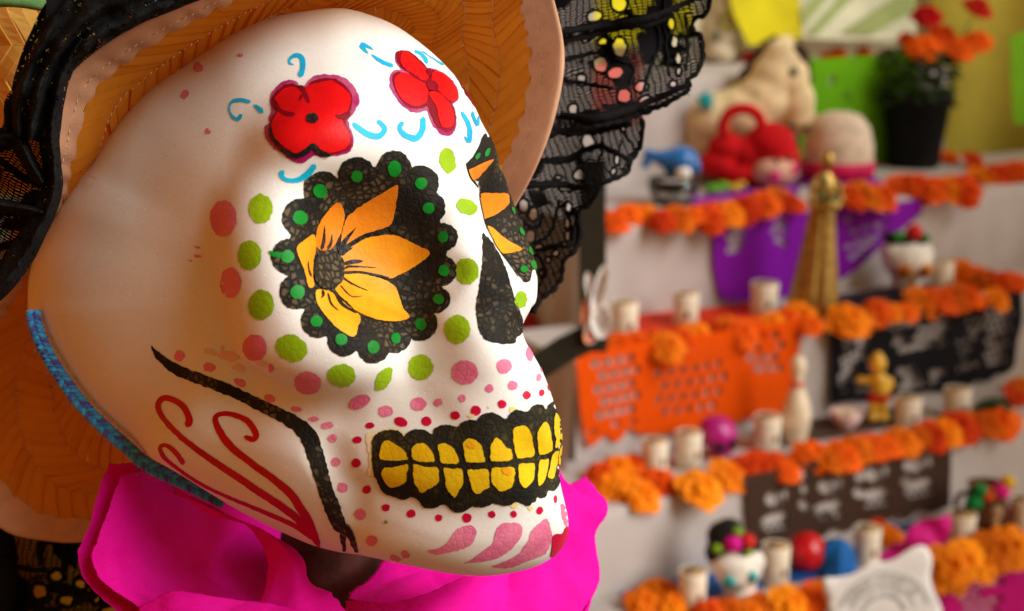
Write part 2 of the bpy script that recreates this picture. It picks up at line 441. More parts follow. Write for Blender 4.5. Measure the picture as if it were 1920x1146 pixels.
def stroke(pts, width, name, mat, parent=None, lvl=1, jit=.9, filt=None, taper=(.75, .75), cap=True):
    p = np.asarray(pts, float)[:, :2]; wd = np.asarray(width, float)
    if wd.ndim == 0: wd = np.full(len(p), float(wd))
    c = cat_rom(np.c_[p, wd], 8); L = np.linalg.norm(np.diff(c[:, :2], axis=0), axis=1).sum(); n = max(6, int(L / 3.5))
    c = resample(c, n); t = np.gradient(c[:, :2], axis=0); t /= np.linalg.norm(t, axis=1)[:, None] + 1e-9
    nr = np.stack([-t[:, 1], t[:, 0]], 1); s = np.linspace(0, L, n); r = c[:, 2] / 2
    e = np.minimum(s, L - s); r = r * np.where(e < r, np.sqrt(np.clip(1 - (1 - e / np.maximum(r, .1)) ** 2, .04, 1)), 1)
    v = []
    for i in range(n):
        jl = jit * noise.noise((c[i, 0] * .13, c[i, 1] * .13, 3.1)); jr = jit * noise.noise((c[i, 0] * .13, c[i, 1] * .13, 8.7))
        for k in np.linspace(-1, 1, 5):
            v.append(c[i, :2] + nr[i] * (k * r[i] + (jr if k > 0 else jl) * abs(k)))
    q = gridfaces(n, 5); tri = [(a, b_, c_) for a, b_, c_, d_ in q] + [(a, c_, d_) for a, b_, c_, d_ in q]
    return shell(np.array(v), tri, name, mat, parent or skull, .00022 * lvl, filt)
def Z(ox, oy, sc, pts): return [(ox + a / sc, oy + b_ / sc) for a, b_ in pts]

# ---- near eye: scalloped black socket, flower petals, green dots
EZ = lambda pts: Z(480, 240, 2.4925, pts)
lobes = [(470,222,88),(645,188,82),(770,258,82),(808,375,78),(877,510,66),(868,668,72),(845,803,64),(768,915,80),(650,975,76),(545,1025,76),(410,990,78),(292,900,82),(193,765,84),(156,602,86),(212,420,90),(310,292,90)]
c_e = np.array([510., 610.]); an = np.linspace(0, 2 * pi, 420, endpoint=False); la = np.array([[atan2(y - 610, x - 510), sqrt((x - 510) ** 2 + (y - 610) ** 2)] for x, y, _ in lobes]); la = la[np.argsort(la[:, 0])]; rr = np.interp(an, la[:, 0] % (2 * pi), la[:, 1], period=2 * pi) * 1.03
for i, a in enumerate(an):
    dv = np.array([cos(a), sin(a)])
    for lx, ly, lr in lobes:
        o2 = np.array([lx, ly]) - c_e; bq = o2 @ dv; dq = o2 @ o2 - bq * bq
        if bq > 0 and dq < lr * lr: rr[i] = max(rr[i], bq + sqrt(lr * lr - dq))
outl = EZ(np.stack([c_e[0] + rr * np.cos(an), c_e[1] + rr * np.sin(an)], 1))
near_eye = mark(outl, 'eye_socket', BLACK, lvl=1, smooth=0, jit=1.4, step=7)
near_eye['label'] = 'black scalloped eye socket with a whole orange flower'
PET = [([(378,345),(410,385),(408,440),(390,500),(350,568),(300,575),(276,550),(275,500),(290,450),(325,395)], 0),
       ([(660,265),(657,340),(642,420),(620,458),(560,478),(480,520),(420,562),(392,566),(396,510),(417,430),(452,390),(520,342),(592,300)], 0),
       ([(395,585),(440,552),(500,520),(570,503),(640,500),(700,520),(750,545),(818,580),(780,622),(720,662),(660,692),(620,705),(560,690),(480,680),(405,676)], 1),
       ([(395,690),(450,680),(520,690),(600,712),(650,745),(668,790),(690,850),(718,892),(640,908),(560,898),(480,868),(425,820),(368,760)], 2),
       ([(280,758),(330,765),(378,792),(420,832),(484,882),(475,930),(455,978),(400,955),(350,910),(300,850),(278,800)], 2),
       ([(265,498),(276,560),(264,620),(262,700),(268,742),(243,745),(220,660),(190,590),(192,550),(230,520)], 1)]
for pl, k in PET:
    mark(EZ(pl), 'petal', ORA[k], near_eye, 3, 3, .8)
mark(EZ(ell(335, 665, 75, 95, 0, 40)), 'flower_center', BLACK, near_eye, 5, 0, 1.5)
for pt, wz in [([(330,570),(345,540),(352,495)], (7,5,1)), ([(300,572),(312,520),(314,455)], (7,6,1)), ([(380,575),(420,520),(465,465)], (11,8,1)), ([(385,590),(440,545),(520,500),(600,482)], (11,9,8,5)),
               ([(400,640),(450,628),(500,625)], (5,9,3)), ([(405,680),(480,678),(560,690),(620,702)], (6,5,4,3)), ([(395,700),(450,735),(520,765)], (5,3,1)), ([(390,740),(440,790),(500,790)], (3,2,1)), ([(365,770),(400,830),(470,872)], (7,6,4)),
               ([(330,775),(350,830),(385,860)], (4,3,1)), ([(255,700),(240,660),(238,620)], (4,3,1)), ([(410,660),(440,650),(560,655)], (6,4,1)), ([(305,760),(310,785),(300,800)], (5,5,2)), ([(395,600),(420,575),(450,560)], (6,6,2)), ([(620,460),(640,480),(700,510)], (5,6,4))]:
    stroke(EZ(pt), wz, 'petal_vein', BLACKD, near_eye, 4, .8)
for (x, y, _), (rx, ry) in zip([(470,222,0),(645,188,0),(770,258,0),(808,375,0),(877,510,0),(882,668,0),(857,803,0),(773,920,0),(650,985,0),(545,1025,0),(397,990,0),(282,905,0),(193,768,0),(146,602,0),(202,420,0),(297,292,0)],
                     [(27,28),(31,37),(28,28),(27,26),(25,27),(26,28),(26,25),(28,29),(22,26),(28,30),(28,27),(29,26),(33,34),(30,30),(34,34),(33,34)]):
    mark(EZ(ell(x, y, rx, ry, 0, 20)), 'green_dot', GREEN, near_eye, 3, 0, .9, 4)
stroke(EZ([(58,575),(85,590),(140,600)]), (5, 9, 12), 'green_dot', GREEN, near_eye, 2, 2.0)

# ---- far eye, seen past the bridge of the nose
FZ = lambda pts: Z(820, 220, 2.604, pts)
far = lambda h: h[2] < -.012
far_eye = mark(FZ([(112,285),(122,240),(165,200),(200,140),(215,100),(232,78),(247,100),(256,78),(275,88),(310,110),(330,180),(350,230),(365,320),(380,420),(410,500),(460,590),(500,660),(520,720),(520,780),(488,785),(478,745),(462,750),(450,800),(420,810),(395,775),(375,828),(355,805),(340,740),(300,660),(250,560),(210,480),(140,390)]), 'eye_socket', BLACK, None, 2, 2, 1.0, 4, far)
far_eye['label'] = 'black eye socket half hidden behind the bridge of the nose'
for pl, k in [([(112,310),(125,275),(180,240),(267,202),(247,232),(215,267),(170,322),(135,362),(115,350)], 0), ([(135,392),(160,380),(220,366),(290,370),(338,376),(345,410),(338,432),(300,465),(250,487),(215,495),(170,440)], 0), ([(240,532),(275,548),(310,580),(360,615),(412,645),(380,660),(320,670),(290,640),(260,580)], 1)]:
    mark(FZ(pl), 'petal', ORA[k], far_eye, 4, 3, .8, 4, far)
for x, y, rx, ry, ro in [(190,190,9,20,35),(238,172,11,24,25),(297,145,8,22,-20),(366,455,6,18,-20),(408,560,9,22,-25),(452,655,10,22,-25),(466,722,14,24,-20),(420,746,18,18,0),(345,760,8,20,-10)]:
    mark(FZ(ell(x, y, rx, ry, ro, 18)), 'green_dot', GREEN, far_eye, 4, 0, .6, 3, far)

# ---- nose
mark(FZ([(218,572),(240,580),(268,612),(298,662),(320,705),(345,770),(367,850),(396,930),(416,990),(421,1040),(406,1062),(384,1078),(375,1106),(300,1106),(242,1092),(212,1060),(196,1010),(188,930),(200,860),(210,780),(221,670)]), 'nose_hole', BLACK, None, 1, 3, 1.2, 5)

# ---- mouth
MZ = lambda pts: Z(680, 720, 4.4075, pts)
mark(MZ([(30,420),(80,390),(200,372),(270,355),(350,410),(340,440),(140,560),(110,750),(40,748),(60,640),(40,520)]), 'paint_smear', SMEAR, None, 1, 3, 2)
mouth = mark(MZ([(80,540),(78,470),(110,420),(160,390),(220,377),(290,385),(330,415),(345,437),(375,400),(430,375),(500,377),(550,400),(575,415),(590,380),(640,345),(700,335),(760,345),(790,360),(815,320),(870,297),(930,300),(945,310),(970,265),(1030,238),(1090,240),(1140,265),(1165,285),(1200,280),(1220,240),(1270,212),(1320,222),(1340,230),(1370,225),(1395,185),(1440,167),(1490,180),(1510,215),(1530,175),(1565,148),(1575,150),(1580,70),(1620,90),(1680,240),(1720,380),(1710,480),(1690,650),(1660,720),(1640,790),(1605,850),(1580,888),(1530,880),(1515,930),(1470,947),(1440,930),(1420,970),(1395,980),(1370,1012),(1300,980),(1260,970),(1200,1008),(1140,1000),(1080,985),(1010,1015),(930,1018),(895,1010),(850,1050),(780,1062),(735,1040),(690,1000),(650,995),(610,1022),(540,1027),(500,1012),(470,965),(430,935),(400,930),(350,957),(290,940),(200,912),(150,870),(130,820),(95,740),(80,640)]), 'mouth', MOUTHB, None, 2, 2, 1.2, 6)
for pl in [[(150,620),(155,550),(170,490),(200,470),(240,478),(290,510),(350,550),(370,590),(375,625),(270,630)], [(425,625),(412,545),(440,505),(490,490),(530,505),(555,535),(580,560),(595,640),(500,640)], [(650,645),(640,580),(625,510),(680,493),(730,510),(760,540),(780,580),(800,650),(720,655)], [(855,640),(845,560),(835,500),(860,455),(910,450),(950,475),(985,510),(1000,580),(1010,640),(930,645)], [(1060,630),(1055,570),(1060,500),(1100,440),(1130,460),(1160,495),(1190,530),(1220,540),(1230,620),(1150,635)], [(1270,610),(1250,540),(1238,440),(1245,370),(1290,345),(1330,340),(1370,380),(1390,430),(1400,510),(1405,590),(1340,605)], [(1450,580),(1440,500),(1435,400),(1460,350),(1495,308),(1530,350),(1545,430),(1555,530),(1530,560)], [(1580,525),(1585,450),(1570,390),(1570,300),(1580,240),(1610,280),(1635,350),(1640,440),(1625,500)],
           [(190,690),(250,690),(320,675),(378,662),(372,740),(365,800),(310,830),(250,848),(200,820),(165,750),(170,715)], [(428,662),(520,685),(620,685),(632,740),(635,800),(590,840),(530,870),(490,893),(460,850),(430,800)], [(675,690),(750,700),(825,700),(830,820),(800,870),(765,938),(735,900),(690,850),(690,780)], [(870,705),(940,705),(1035,700),(1045,780),(1045,845),(1000,870),(970,898),(935,900),(900,850),(885,780)], [(1070,690),(1150,690),(1245,685),(1245,790),(1230,840),(1180,870),(1130,880),(1100,840),(1065,810)], [(1280,660),(1340,660),(1405,655),(1405,740),(1395,800),(1340,855),(1300,825),(1285,770)], [(1450,630),(1490,625),(1525,612),(1515,700),(1495,790),(1450,845),(1435,800),(1440,700)], [(1550,590),(1605,550),(1595,650),(1570,770),(1545,785),(1515,770),(1535,680)], [(1613,545),(1645,500),(1635,650),(1605,660)]]:
    mark(MZ(pl), 'tooth', YEL, mouth, 4, 2, .9, 5)
for x, y, r in [(905, 505, 9), (1190, 720, 9), (1040, 190, 4), (1380, 1025, 6), (1245, 1000, 8), (895, 262, 6), (1240, 215, 8)]:
    mark(MZ(ell(x, y, r * 4.4, r * 3, 20, 16)), 'paint_smear', ORA[2] if r == 9 else SMEAR, None, 5 if r == 9 else 1, 0, 2, 4)

# ---- dots
for x, y, rx, ry, ro in [(489,392,22,28,0),(468,479,22,28,0),(490,572,24,29,10),(547,653,31,25,20),(640,704,26,22,0),(719,711,13,25,30),(789,689,24,24,0),(858,618,24,27,0),(876,509,22,25,0),(875,388,20,15,25),(839,301,15,24,-10),(977,562,12,16,0),(723,979,2.6,2.6,0)]:
    mark(ell(x, y, rx, ry, ro), 'lime_dot', LIME, None, 1, 0, 1.6, 5)
for x, y, rx, ry, ro in [(419,410,25,34,0),(433,530,20,28,0),(478,652,23,25,0),(577,718,25,22,0),(674,754,22,12,-25),(724,771,14,11,0),(785,758,15,13,0),(872,698,25,23,0),(945,687,14,14,0),(918,728,8,8,0),(961,723,9,9,0),(867,747,7,7,0),(822,755,8,8,0),(993,664,7,14,0),(1010,708,5,7,0),(1018,690,5,9,0),
                      (337,667,10,10,0),(393,689,12,9,15),(450,717,12,7,25),(506,747,11,7,20),(556,767,11,5,15),(588,786,10,5,0),(614,798,12,7,-10),(624,822,9,8,0),(630,866,9,9,0),(643,914,10,9,0),(676,964,11,11,0),(697,1014,11,10,0)]:
    mark(ell(x, y, rx, ry, ro), 'pink_dot', PINK, None, 1, 0, 1.3, 5)
for x, y, rx, ry, ro in [(694,798,9,6,0),(752,791,13,9,20),(800,790,10,9,20),(854,779,9,8,0),(892,770,10,10,0),(941,758,8,8,0),(987,741,8,8,0),(1015,737,5,7,0),(1029,727,3,7,-10),(670,825,9,7,0),(668,868,9,9,0),(688,918,8,8,0),(724,952,8,7,0),(771,963,9,8,0),(823,971,7,7,0),(876,971,9,9,0),(922,964,7,7,0),(963,964,6,7,20),(1012,957,6,8,20),(1041,936,3,8,0)]:
    mark(ell(x, y, rx, ry, ro), 'crimson_dot', CRIM, None, 1, 0, .8, 4)
for x, y, rx, ry in [(372,127,10,7),(347,177,7,7),(450,104,4,2),(371,463,7,2.5),(371,481,8,3),(356,488,4,2),(428,668,22,8),(395,660,12,5),(448,690,14,6),(417,655,4,9),(490,680,12,5),(508,690,6,8),(392,247,7,3),(702,838,0,0),(640,1022,0,0),(742,1047,10,4),(760,1040,6,8)]:
    if rx: mark(ell(x, y, rx, ry, 10, 22), 'paint_smear', PINK if ry < 9 and rx < 11 else BLUSH, None, 1, 0, 3.2, 4)

# ---- chin drops
CZ = lambda pts: Z(780, 900, 4.658, pts)
for pl in [[(100,615),(180,600),(240,575),(290,530),(330,460),(390,415),(450,395),(500,400),(528,450),(510,520),(470,570),(390,605),(300,630),(200,650),(140,640)], [(425,725),(500,685),(570,630),(640,580),(680,540),(690,480),(720,410),(760,378),(850,372),(910,390),(935,440),(910,510),(850,580),(800,630),(720,680),(600,710),(500,720)], [(670,750),(720,730),(820,690),(890,650),(940,590),(980,530),(1000,460),(1060,390),(1130,335),(1160,370),(1180,450),(1185,520),(1165,580),(1120,650),(1020,690),(900,740),(800,768),(700,765)], [(1268,208),(1300,225),(1350,300),(1370,370),(1360,430),(1300,402),(1275,330),(1262,260)]]:
    mark(CZ(pl), 'pink_drop', PINK, None, 1, 3, 1.2, 5)
mark(CZ([(1190,500),(1220,470),(1275,465),(1290,425),(1310,410),(1345,440),(1345,500),(1300,590),(1255,645),(1195,692),(1180,660),(1185,570)]), 'crimson_drop', CRIM, None, 2, 2, 1.2, 5)

# ---- forehead flowers
G1 = lambda pts: Z(420, 70, 4.094, pts); G2 = lambda pts: Z(660, 70, 4.679, pts)
fl = mark(G1([(560,345),(500,330),(430,355),(370,420),(355,480),(370,560),(345,620),(350,660),(320,680),(315,740),(340,800),(380,850),(430,880),(480,920),(560,965),(610,960),(660,930),(700,905),(740,920),(820,915),(900,905),(970,870),(995,800),(985,730),(950,640),(990,590),(1030,520),(1035,470),(1010,400),(960,340),(880,295),(780,285),(690,300),(640,345),(612,372),(580,375)]), 'painted_flower', MAUVE, None, 1, 2, 1.3)
fl['label'] = 'round red flower outlined in plum above the near eye'
mark(G1([(555,368),(500,360),(440,385),(385,440),(372,490),(400,560),(375,620),(350,700),(365,790),(420,850),(500,905),(570,930),(640,895),(690,870),(740,905),(820,900),(900,880),(965,850),(978,790),(950,700),(935,640),(975,560),(985,480),(970,420),(920,365),(850,320),(760,318),(680,345),(640,375),(600,385)]), 'outline_shade', DRED, fl, 2, 2, 1.4)
mark(G1([(535,385),(470,400),(400,465),(390,480),(430,540),(400,600),(362,700),(390,780),(450,830),(560,893),(610,875),(660,830),(690,815),(730,850),(800,885),(880,870),(950,830),(962,760),(930,690),(905,640),(950,560),(970,480),(960,440),(900,385),(830,342),(740,352),(650,377),(620,395),(580,400)]), 'red_petals', RED, fl, 3, 2, 1.0)
for pt, wz, m_ in [([(585,378),(620,430),(658,515)], (10,9,6), DRED), ([(378,490),(420,550),(480,592),(552,602)], (4,6,8,7), DRED), ([(968,590),(900,618),(850,605)], (14,9,2), DRED), ([(440,850),(490,885),(560,905),(640,868),(688,828),(730,878),(815,905)], (5,9,9,10,9,10,7), BLACKD), ([(600,450),(592,480),(585,500)], (4,4,2), DRED), ([(362,680),(385,770),(450,840)], (3,5,5), BLACKD)]:
    stroke(G1(pt), wz, 'petal_line', m_, fl, 4)
mark(G1(ell(680, 630, 47, 39, 0, 30)), 'flower_center', BLACKD, fl, 5, 0, .8, 4)
f2 = mark(G2([(430,115),(380,130),(375,190),(400,250),(430,285),(390,290),(345,310),(325,380),(335,450),(390,540),(450,610),(510,655),(580,665),(640,640),(660,650),(680,720),(720,790),(770,845),(830,870),(880,850),(910,790),(912,700),(895,620),(880,580),(925,560),(935,500),(910,420),(860,360),(790,310),(720,275),(660,275),(620,220),(550,160),(480,120)]), 'painted_flower', MAUVE, None, 1, 2, 1.2)
f2['label'] = 'long petalled red flower in the middle of the forehead'
mark(G2([(430,122),(392,140),(388,200),(415,255),(470,300),(540,340),(400,305),(358,340),(360,420),(410,520),(480,600),(550,630),(630,615),(662,610),(690,700),(740,780),(800,820),(850,825),(895,790),(905,700),(880,610),(865,575),(915,555),(925,500),(900,425),(850,370),(780,320),(700,285),(670,330),(640,260),(560,180),(490,130)]), 'outline_shade', DRED, f2, 2, 2, 1.2)
for pl in [[(450,130),(422,170),(425,230),(460,285),(540,345),(600,378),(640,385),(672,345),(640,290),(580,220),(510,155)], [(430,318),(385,350),(368,410),(390,480),(440,560),(520,605),(590,605),(640,578),(660,500),(650,430),(560,372),(500,325)], [(690,330),(740,305),(800,330),(860,382),(910,450),(925,510),(900,560),(850,565),(790,510),(740,470),(700,430)], [(670,490),(720,480),(790,515),(850,590),(880,670),(885,750),(850,795),(785,785),(755,720),(735,620),(690,545)]]:
    mark(G2(pl), 'red_petal', RED, f2, 3, 3, .8, 5)
stroke(G2([(500,318),(540,350),(580,362)]), (4, 5, 6), 'petal_line', DRED, f2, 4); stroke(G2([(655,280),(670,320),(690,355)]), (10, 9, 5), 'petal_line', DRED, f2, 4)
mark(G2(ell(697, 437, 54, 42, 30, 30)), 'flower_center', DRED, f2, 5, 0, .8, 4)
f3 = mark(G2([(862,278),(930,300),(1010,390),(1080,460),(1130,550),(1170,650),(1195,770),(1160,770),(1135,740),(1095,640),(1045,570),(995,500),(930,380)]), 'painted_flower', DRED, None, 1, 2, .8, 3)
f3['label'] = 'red flower seen edge on where the forehead turns away'
mark(G2([(885,300),(950,330),(1020,410),(1090,490),(1130,570),(1095,610),(1050,545),(990,450)]), 'red_petal', RED, f3, 2, 2, .6, 3)
mark(G2([(1105,590),(1140,600),(1180,700),(1185,770),(1160,765),(1130,690)]), 'red_petal', RED, f3, 2, 2, .6, 3)
for pt, wz, g in [([(540,213),(505,200),(508,165),(560,138),(600,165),(607,230),(585,308)], (2,4,6,8,10,10,11), G1), ([(140,590),(105,632),(62,602),(40,548),(62,495),(120,482),(208,498)], (9,7,5,3,6,7,7), G1), ([(228,520),(265,545),(302,582)], (6,8,9), G1), ([(985,660),(1050,712),(1120,752),(1190,758),(1232,712),(1212,670),(1172,640)], (9,11,12,12,10,9,8), G1), ([(458,1022),(440,1058),(480,1095),(560,1095),(640,1050),(702,975)], (12,9,8,10,12,11), G1),
                 ([(186,112),(150,88),(95,68),(82,82),(145,145)], (4,5,9,8,4), G2), ([(170,155),(260,215),(362,256)], (4,7,8), G2), ([(545,120),(600,145),(640,190),(658,236)], (7,6,7,8), G2), ([(450,742),(415,790),(450,850),(550,888),(612,820),(622,700)], (8,9,10,12,11,11), G2), ([(955,652),(1010,740),(1032,830),(1022,915),(985,868)], (6,8,9,8,4), G2), ([(1052,650),(1062,700),(1100,775),(1108,690)], (6,6,6,4), G2), ([(610,118),(700,182),(805,248)], (2,2,5), G2)]:
    stroke(g(pt), wz, 'blue_curl', BLUE, None, 1, 1.0)

# ---- jaw: black edge and red curls
JZ = lambda pts: Z(270, 620, 2.605, pts)
stroke(JZ([(36,72),(55,105),(95,145),(170,195),(300,245),(450,305),(600,380),(720,440),(800,510),(832,590),(862,690),(892,790),(930,890),(968,985)]), (1,9,15,20,21,21,22,26,32,32,30,28,29,22), 'jaw_line', BLACK, None, 1, 2.4)
stroke(JZ([(965,960),(972,1010),(980,1088)]), (14,11,5), 'jaw_line', BLACK, None, 1, 3.0); stroke(JZ([(980,945),(1010,1000),(1042,1082)]), (16,13,5), 'jaw_line', BLACK, None, 2, 3.0)
for pt, wz in [([(210,470),(222,430),(192,370),(142,337),(95,330),(70,365),(90,420),(150,490),(220,550),(330,630),(450,710),(560,785),(660,850),(740,910),(800,970),(865,1070)], (14,13,12,11,11,11,10,10,11,12,13,14,14,14,15,4)), ([(490,518),(535,530),(548,505),(510,445),(450,415),(390,405),(350,425),(370,490),(430,570),(530,650),(640,730),(720,800),(760,860),(810,940),(858,1045)], (8,11,12,11,10,9,10,13,14,13,14,16,16,15,6)), ([(190,655),(187,640),(150,590),(110,560),(80,570),(100,620),(180,685),(270,745),(380,800),(500,850),(620,900),(730,950),(830,1015)], (10,9,9,8,8,8,6,6,6,7,8,9,10))]:
    stroke(JZ(pt), wz, 'red_curl', paint('signal_red_paint', (.56, .004, .012, 1), (.46, .003, .01, 1), .4, k=.6, line=.25) if 'signal_red_paint' not in bpy.data.materials else bpy.data.materials['signal_red_paint'], None, 1, 1.0)
print('paint done')
# ================================================================== STRAW HAT
def straw_mat(name, a, b_, dark):
    t = NT(name); g = t.n('ShaderNodeTexCoord'); uv = g.outputs['UV']; co = g.outputs['Object']
    st = t.n('ShaderNodeMapping', {'Vector': uv, 'Scale': (3.0, 60.0, 1.0)}).outputs[0]
    fib = t.noise(st, 1.0, 4, .6); rnd = t.n('ShaderNodeObjectInfo').outputs['Random']
    f = t.math('ADD', t.math('MULTIPLY', rnd, .75), t.math('MULTIPLY', fib, .45), clamp=True)
    c = t.mix(f, a, b_); c = t.mix(t.math('MULTIPLY', t.ramp(fib, .58, .72), .35), c, dark)
    c = t.mix(t.math('MULTIPLY', t.ramp(t.noise(co, 55, 4), .60, .75), .35), c, dark)
    bp = t.n('ShaderNodeBump', {'Height': fib, 'Strength': .35, 'Distance': .0004}).outputs[0]
    d = t.n('ShaderNodeBsdfPrincipled', {'Base Color': c, 'Roughness': .6, 'Normal': bp, 'Specular IOR Level': .15}); tl = t.n('ShaderNodeBsdfTranslucent', {'Color': (.95, .42, .05, 1)})
    mx = t.n('ShaderNodeMixShader', {0: .38, 1: d.outputs[0], 2: tl.outputs[0]}); t.t.links.new(mx.outputs[0], t.out.inputs[0]); return t.m
STRAW = straw_mat('straw', (.58, .225, .016, 1), (.72, .325, .030, 1), (.32, .09, .007, 1))
STRAWY = straw_mat('pale_straw', (.66, .40, .075, 1), (.80, .54, .13, 1), (.34, .15, .02, 1))
BB_ = NT('straw_backing'); b1_ = BB_.n('ShaderNodeBsdfDiffuse', {'Color': (.16, .05, .008, 1)}); b2_ = BB_.n('ShaderNodeBsdfTranslucent', {'Color': (.95, .45, .06, 1)}); b3_ = BB_.n('ShaderNodeMixShader', {0: .55, 1: b1_.outputs[0], 2: b2_.outputs[0]}); BB_.t.links.new(b3_.outputs[0], BB_.out.inputs[0]); BRIMBASE = BB_.m
TAPE = simple('cotton_tape', (.60, .33, .205, 1), .75, .08, 90, .4, 1500)
THREAD = simple('sewing_thread', (.80, .62, .45, 1), .6, .1)

hat = thing('straw_hat', 'woven straw hat pushed back on the foam skull', 'hat', P(430, 200, .80))
HL = np.array(hat.location)
#        rim (px,py,depth)            inner edge (px,py,depth)
RING = [((930,430,.795), (760,470,.81)), ((985,345,.772), (790,330,.81)), ((1025,250,.752), (800,230,.805)), ((1049,150,.742), (790,150,.80)), ((1051,80,.738), (770,110,.795)), ((1034,0,.715), (740,90,.785)), ((1010,-85,.665), (700,80,.775)),
        ((880,-140,.62), (650,75,.765)), ((700,-122,.60), (600,80,.76)), ((500,-66,.608), (560,95,.765)), ((350,2,.622), (520,130,.765)), ((250,55,.632), (470,170,.765)), ((165,108,.64), (420,210,.765)), ((122,152,.643), (380,250,.77)),
        ((104,205,.650), (340,300,.775)), ((90,290,.665), (290,370,.78)), ((60,390,.69), (260,430,.785)), ((0,480,.72), (240,500,.79)), ((-70,590,.755), (230,560,.795)), ((-105,700,.785), (240,610,.80)), ((-100,820,.80), (270,660,.80)),
        ((-50,930,.815), (310,700,.80)), ((10,992,.82), (340,720,.80)), ((80,1012,.825), (370,730,.80)), ((165,1014,.83), (410,735,.80)), ((290,985,.84), (460,720,.80)), ((450,900,.85), (520,690,.80)), ((650,740,.845), (600,640,.80)), ((830,560,.83), (700,560,.795))]
rimc = cat_rom([P(*r[0]) for r in RING], 24, True); inc = cat_rom([P(*r[1]) for r in RING], 24, True); NR = len(rimc)
rs_ = np.r_[0, np.cumsum(np.linalg.norm(np.diff(np.r_[rimc, rimc[:1]], axis=0), axis=1))]; RLEN = rs_[-1]
def brim(u, d):
    """u metres round the rim, d metres in from the rim"""
    u = u % RLEN
    a = np.array([np.interp(u, rs_, np.r_[rimc[:, k], rimc[:1, k]]) for k in range(3)]); b_ = np.array([np.interp(u, rs_, np.r_[inc[:, k], inc[:1, k]]) for k in range(3)])
    L = np.linalg.norm(b_ - a); v = d / L; q = a + (b_ - a) * v
    return q + CF * (.020 * v * (1 - v) * 2) + CF * .0012 * sin(u * 70 + d * 40), L
def nrm(S, u, d, e=.002):
    p0, p1, p2 = S(u, d)[0], S(u + e, d)[0], S(u, d + e)[0]; n = np.cross(p1 - p0, p2 - p0); n /= np.linalg.norm(n) + 1e-12
    return n if n @ (CAM - p0) > 0 else -n
# backing sheet
nu, nv = 240, 14; bv = []
for i in range(nu):
    u = RLEN * i / nu; L = brim(u, 0)[1]
    for j in range(nv): bv.append(brim(u, L * j / (nv - 1))[0] - nrm(brim, u, .02) * .0014)
mk('brim', np.array(bv) - HL, [(i * nv + j, i * nv + j + 1, ((i + 1) % nu) * nv + j + 1, ((i + 1) % nu) * nv + j) for i in range(nu) for j in range(nv - 1)], BRIMBASE, hat)
def strip(S, u, d0, d1, w, slant, lift, h=.0009):
    """one flat straw of the braid: a slanted, slightly arched band with sides"""
    v = []; nseg = 4
    for i in range(nseg + 1):
        s = i / nseg; d = d0 + (d1 - d0) * s; uu = u + slant * (s - .5); ends = 4 * s * (1 - s)
        n = nrm(S, uu, d)
        for k, e in ((-.5, lift * .2), (.5, lift)):
            q = S(uu + k * w, d)[0] + n * (h * .35 + e * .0011 + .0005 * ends); v.append(q)
        for k in (-.5, .5): v.append(S(uu + k * w, d)[0] - n * .0011)
    f = []
    for i in range(nseg):
        a, b_ = i * 4, i * 4 + 4
        f += [(a, a + 1, b_ + 1, b_), (a + 2, a, b_, b_ + 2), (a + 1, a + 3, b_ + 3, b_ + 1)]
    f += [(2, 3, 1, 0), (nseg * 4, nseg * 4 + 1, nseg * 4 + 3, nseg * 4 + 2)]
    uv = [(i / nseg, (0, 1, 0, 1)[k]) for i in range(nseg + 1) for k in range(4)]
    return np.array(v), f, np.array(uv, float) + RNG.random(2) * 50
rest = []; n_straw = 0; BW = .0215; SW_ = .0098
cands = []
for bnd in range(6):
    d0 = .0180 + bnd * BW; d1 = d0 + BW * .985
    for k in range(int(RLEN / SW_)):
        u = k * SW_ + RNG.normal(0, .0006)
        q, L = brim(u, (d0 + d1) / 2)
        if d0 > L - .004: continue
        x, y, _ = proj(q)
        if x < -25 or x > 1080 or y < -25 or y > 1060: continue
        h = BV.ray_cast(Vector(CAM), Vector((q - CAM) / np.linalg.norm(q - CAM)), float(np.linalg.norm(q - CAM)) - .004)
        if h[0] is not None:
            x2, y2, _ = proj(brim(u, d0)[0])   # still show the ones only partly behind the head
            hh = BV.ray_cast(Vector(CAM), Vector(ray(x2, y2)), 1.0)
            if hh[0] is not None: continue
        cands.append((u, d0, min(d1, L), bnd))
for u, d0, d1, bnd in cands:
    s = 1 if bnd % 2 else -1
    v, f, uv = strip(brim, u, d0, d1, SW_ * RNG.uniform(.97, 1.10), s * .019 + RNG.normal(0, .0012), RNG.uniform(.4, 1.3))
    if n_straw < 240:
        mk('straw', v - HL, f, STRAW, hat, None, False, uv); n_straw += 1
    else: rest.append((v - HL, f, uv))
if rest:
    V, Fc = merge([(v, f) for v, f, _ in rest]); mk('straw_weave', V, Fc, STRAW, hat, None, False, np.concatenate([q[2] for q in rest]))['kind'] = 'stuff'
# cotton tape folded over the rim, gathered by its stitches
tv, ntp = [], 700
prof = [(.0190, .0011), (.0140, .0016), (.0085, .0013), (.0035, .0016), (0, .0012), (-.0009, .0001), (-.0005, -.0018), (.006, -.0026), (.011, -.0026)]
for i in range(ntp):
    u = RLEN * i / ntp
    for j, (d, h) in enumerate(prof):
        wv = .5 + .5 * sin(u * 420 + .8 * sin(u * 97)); dd = d + (.0006 * wv if j == 0 else 0); hh = h + (.0009 * (wv - .5) * sstep(.001, .010, d) if j < 4 else 0)
        n = nrm(brim, u, .004); a = brim(u, max(dd, 0))[0]
        if dd < 0: a = brim(u, 0)[0] - (brim(u, .004)[0] - brim(u, 0)[0]) / .004 * (-dd)
        tv.append(a + n * hh)
m = len(prof)
mk('rim_tape', np.array(tv) - HL, [(i * m + j, i * m + j + 1, ((i + 1) % ntp) * m + j + 1, ((i + 1) % ntp) * m + j) for i in range(ntp) for j in range(m - 1)], TAPE, hat)
st = []
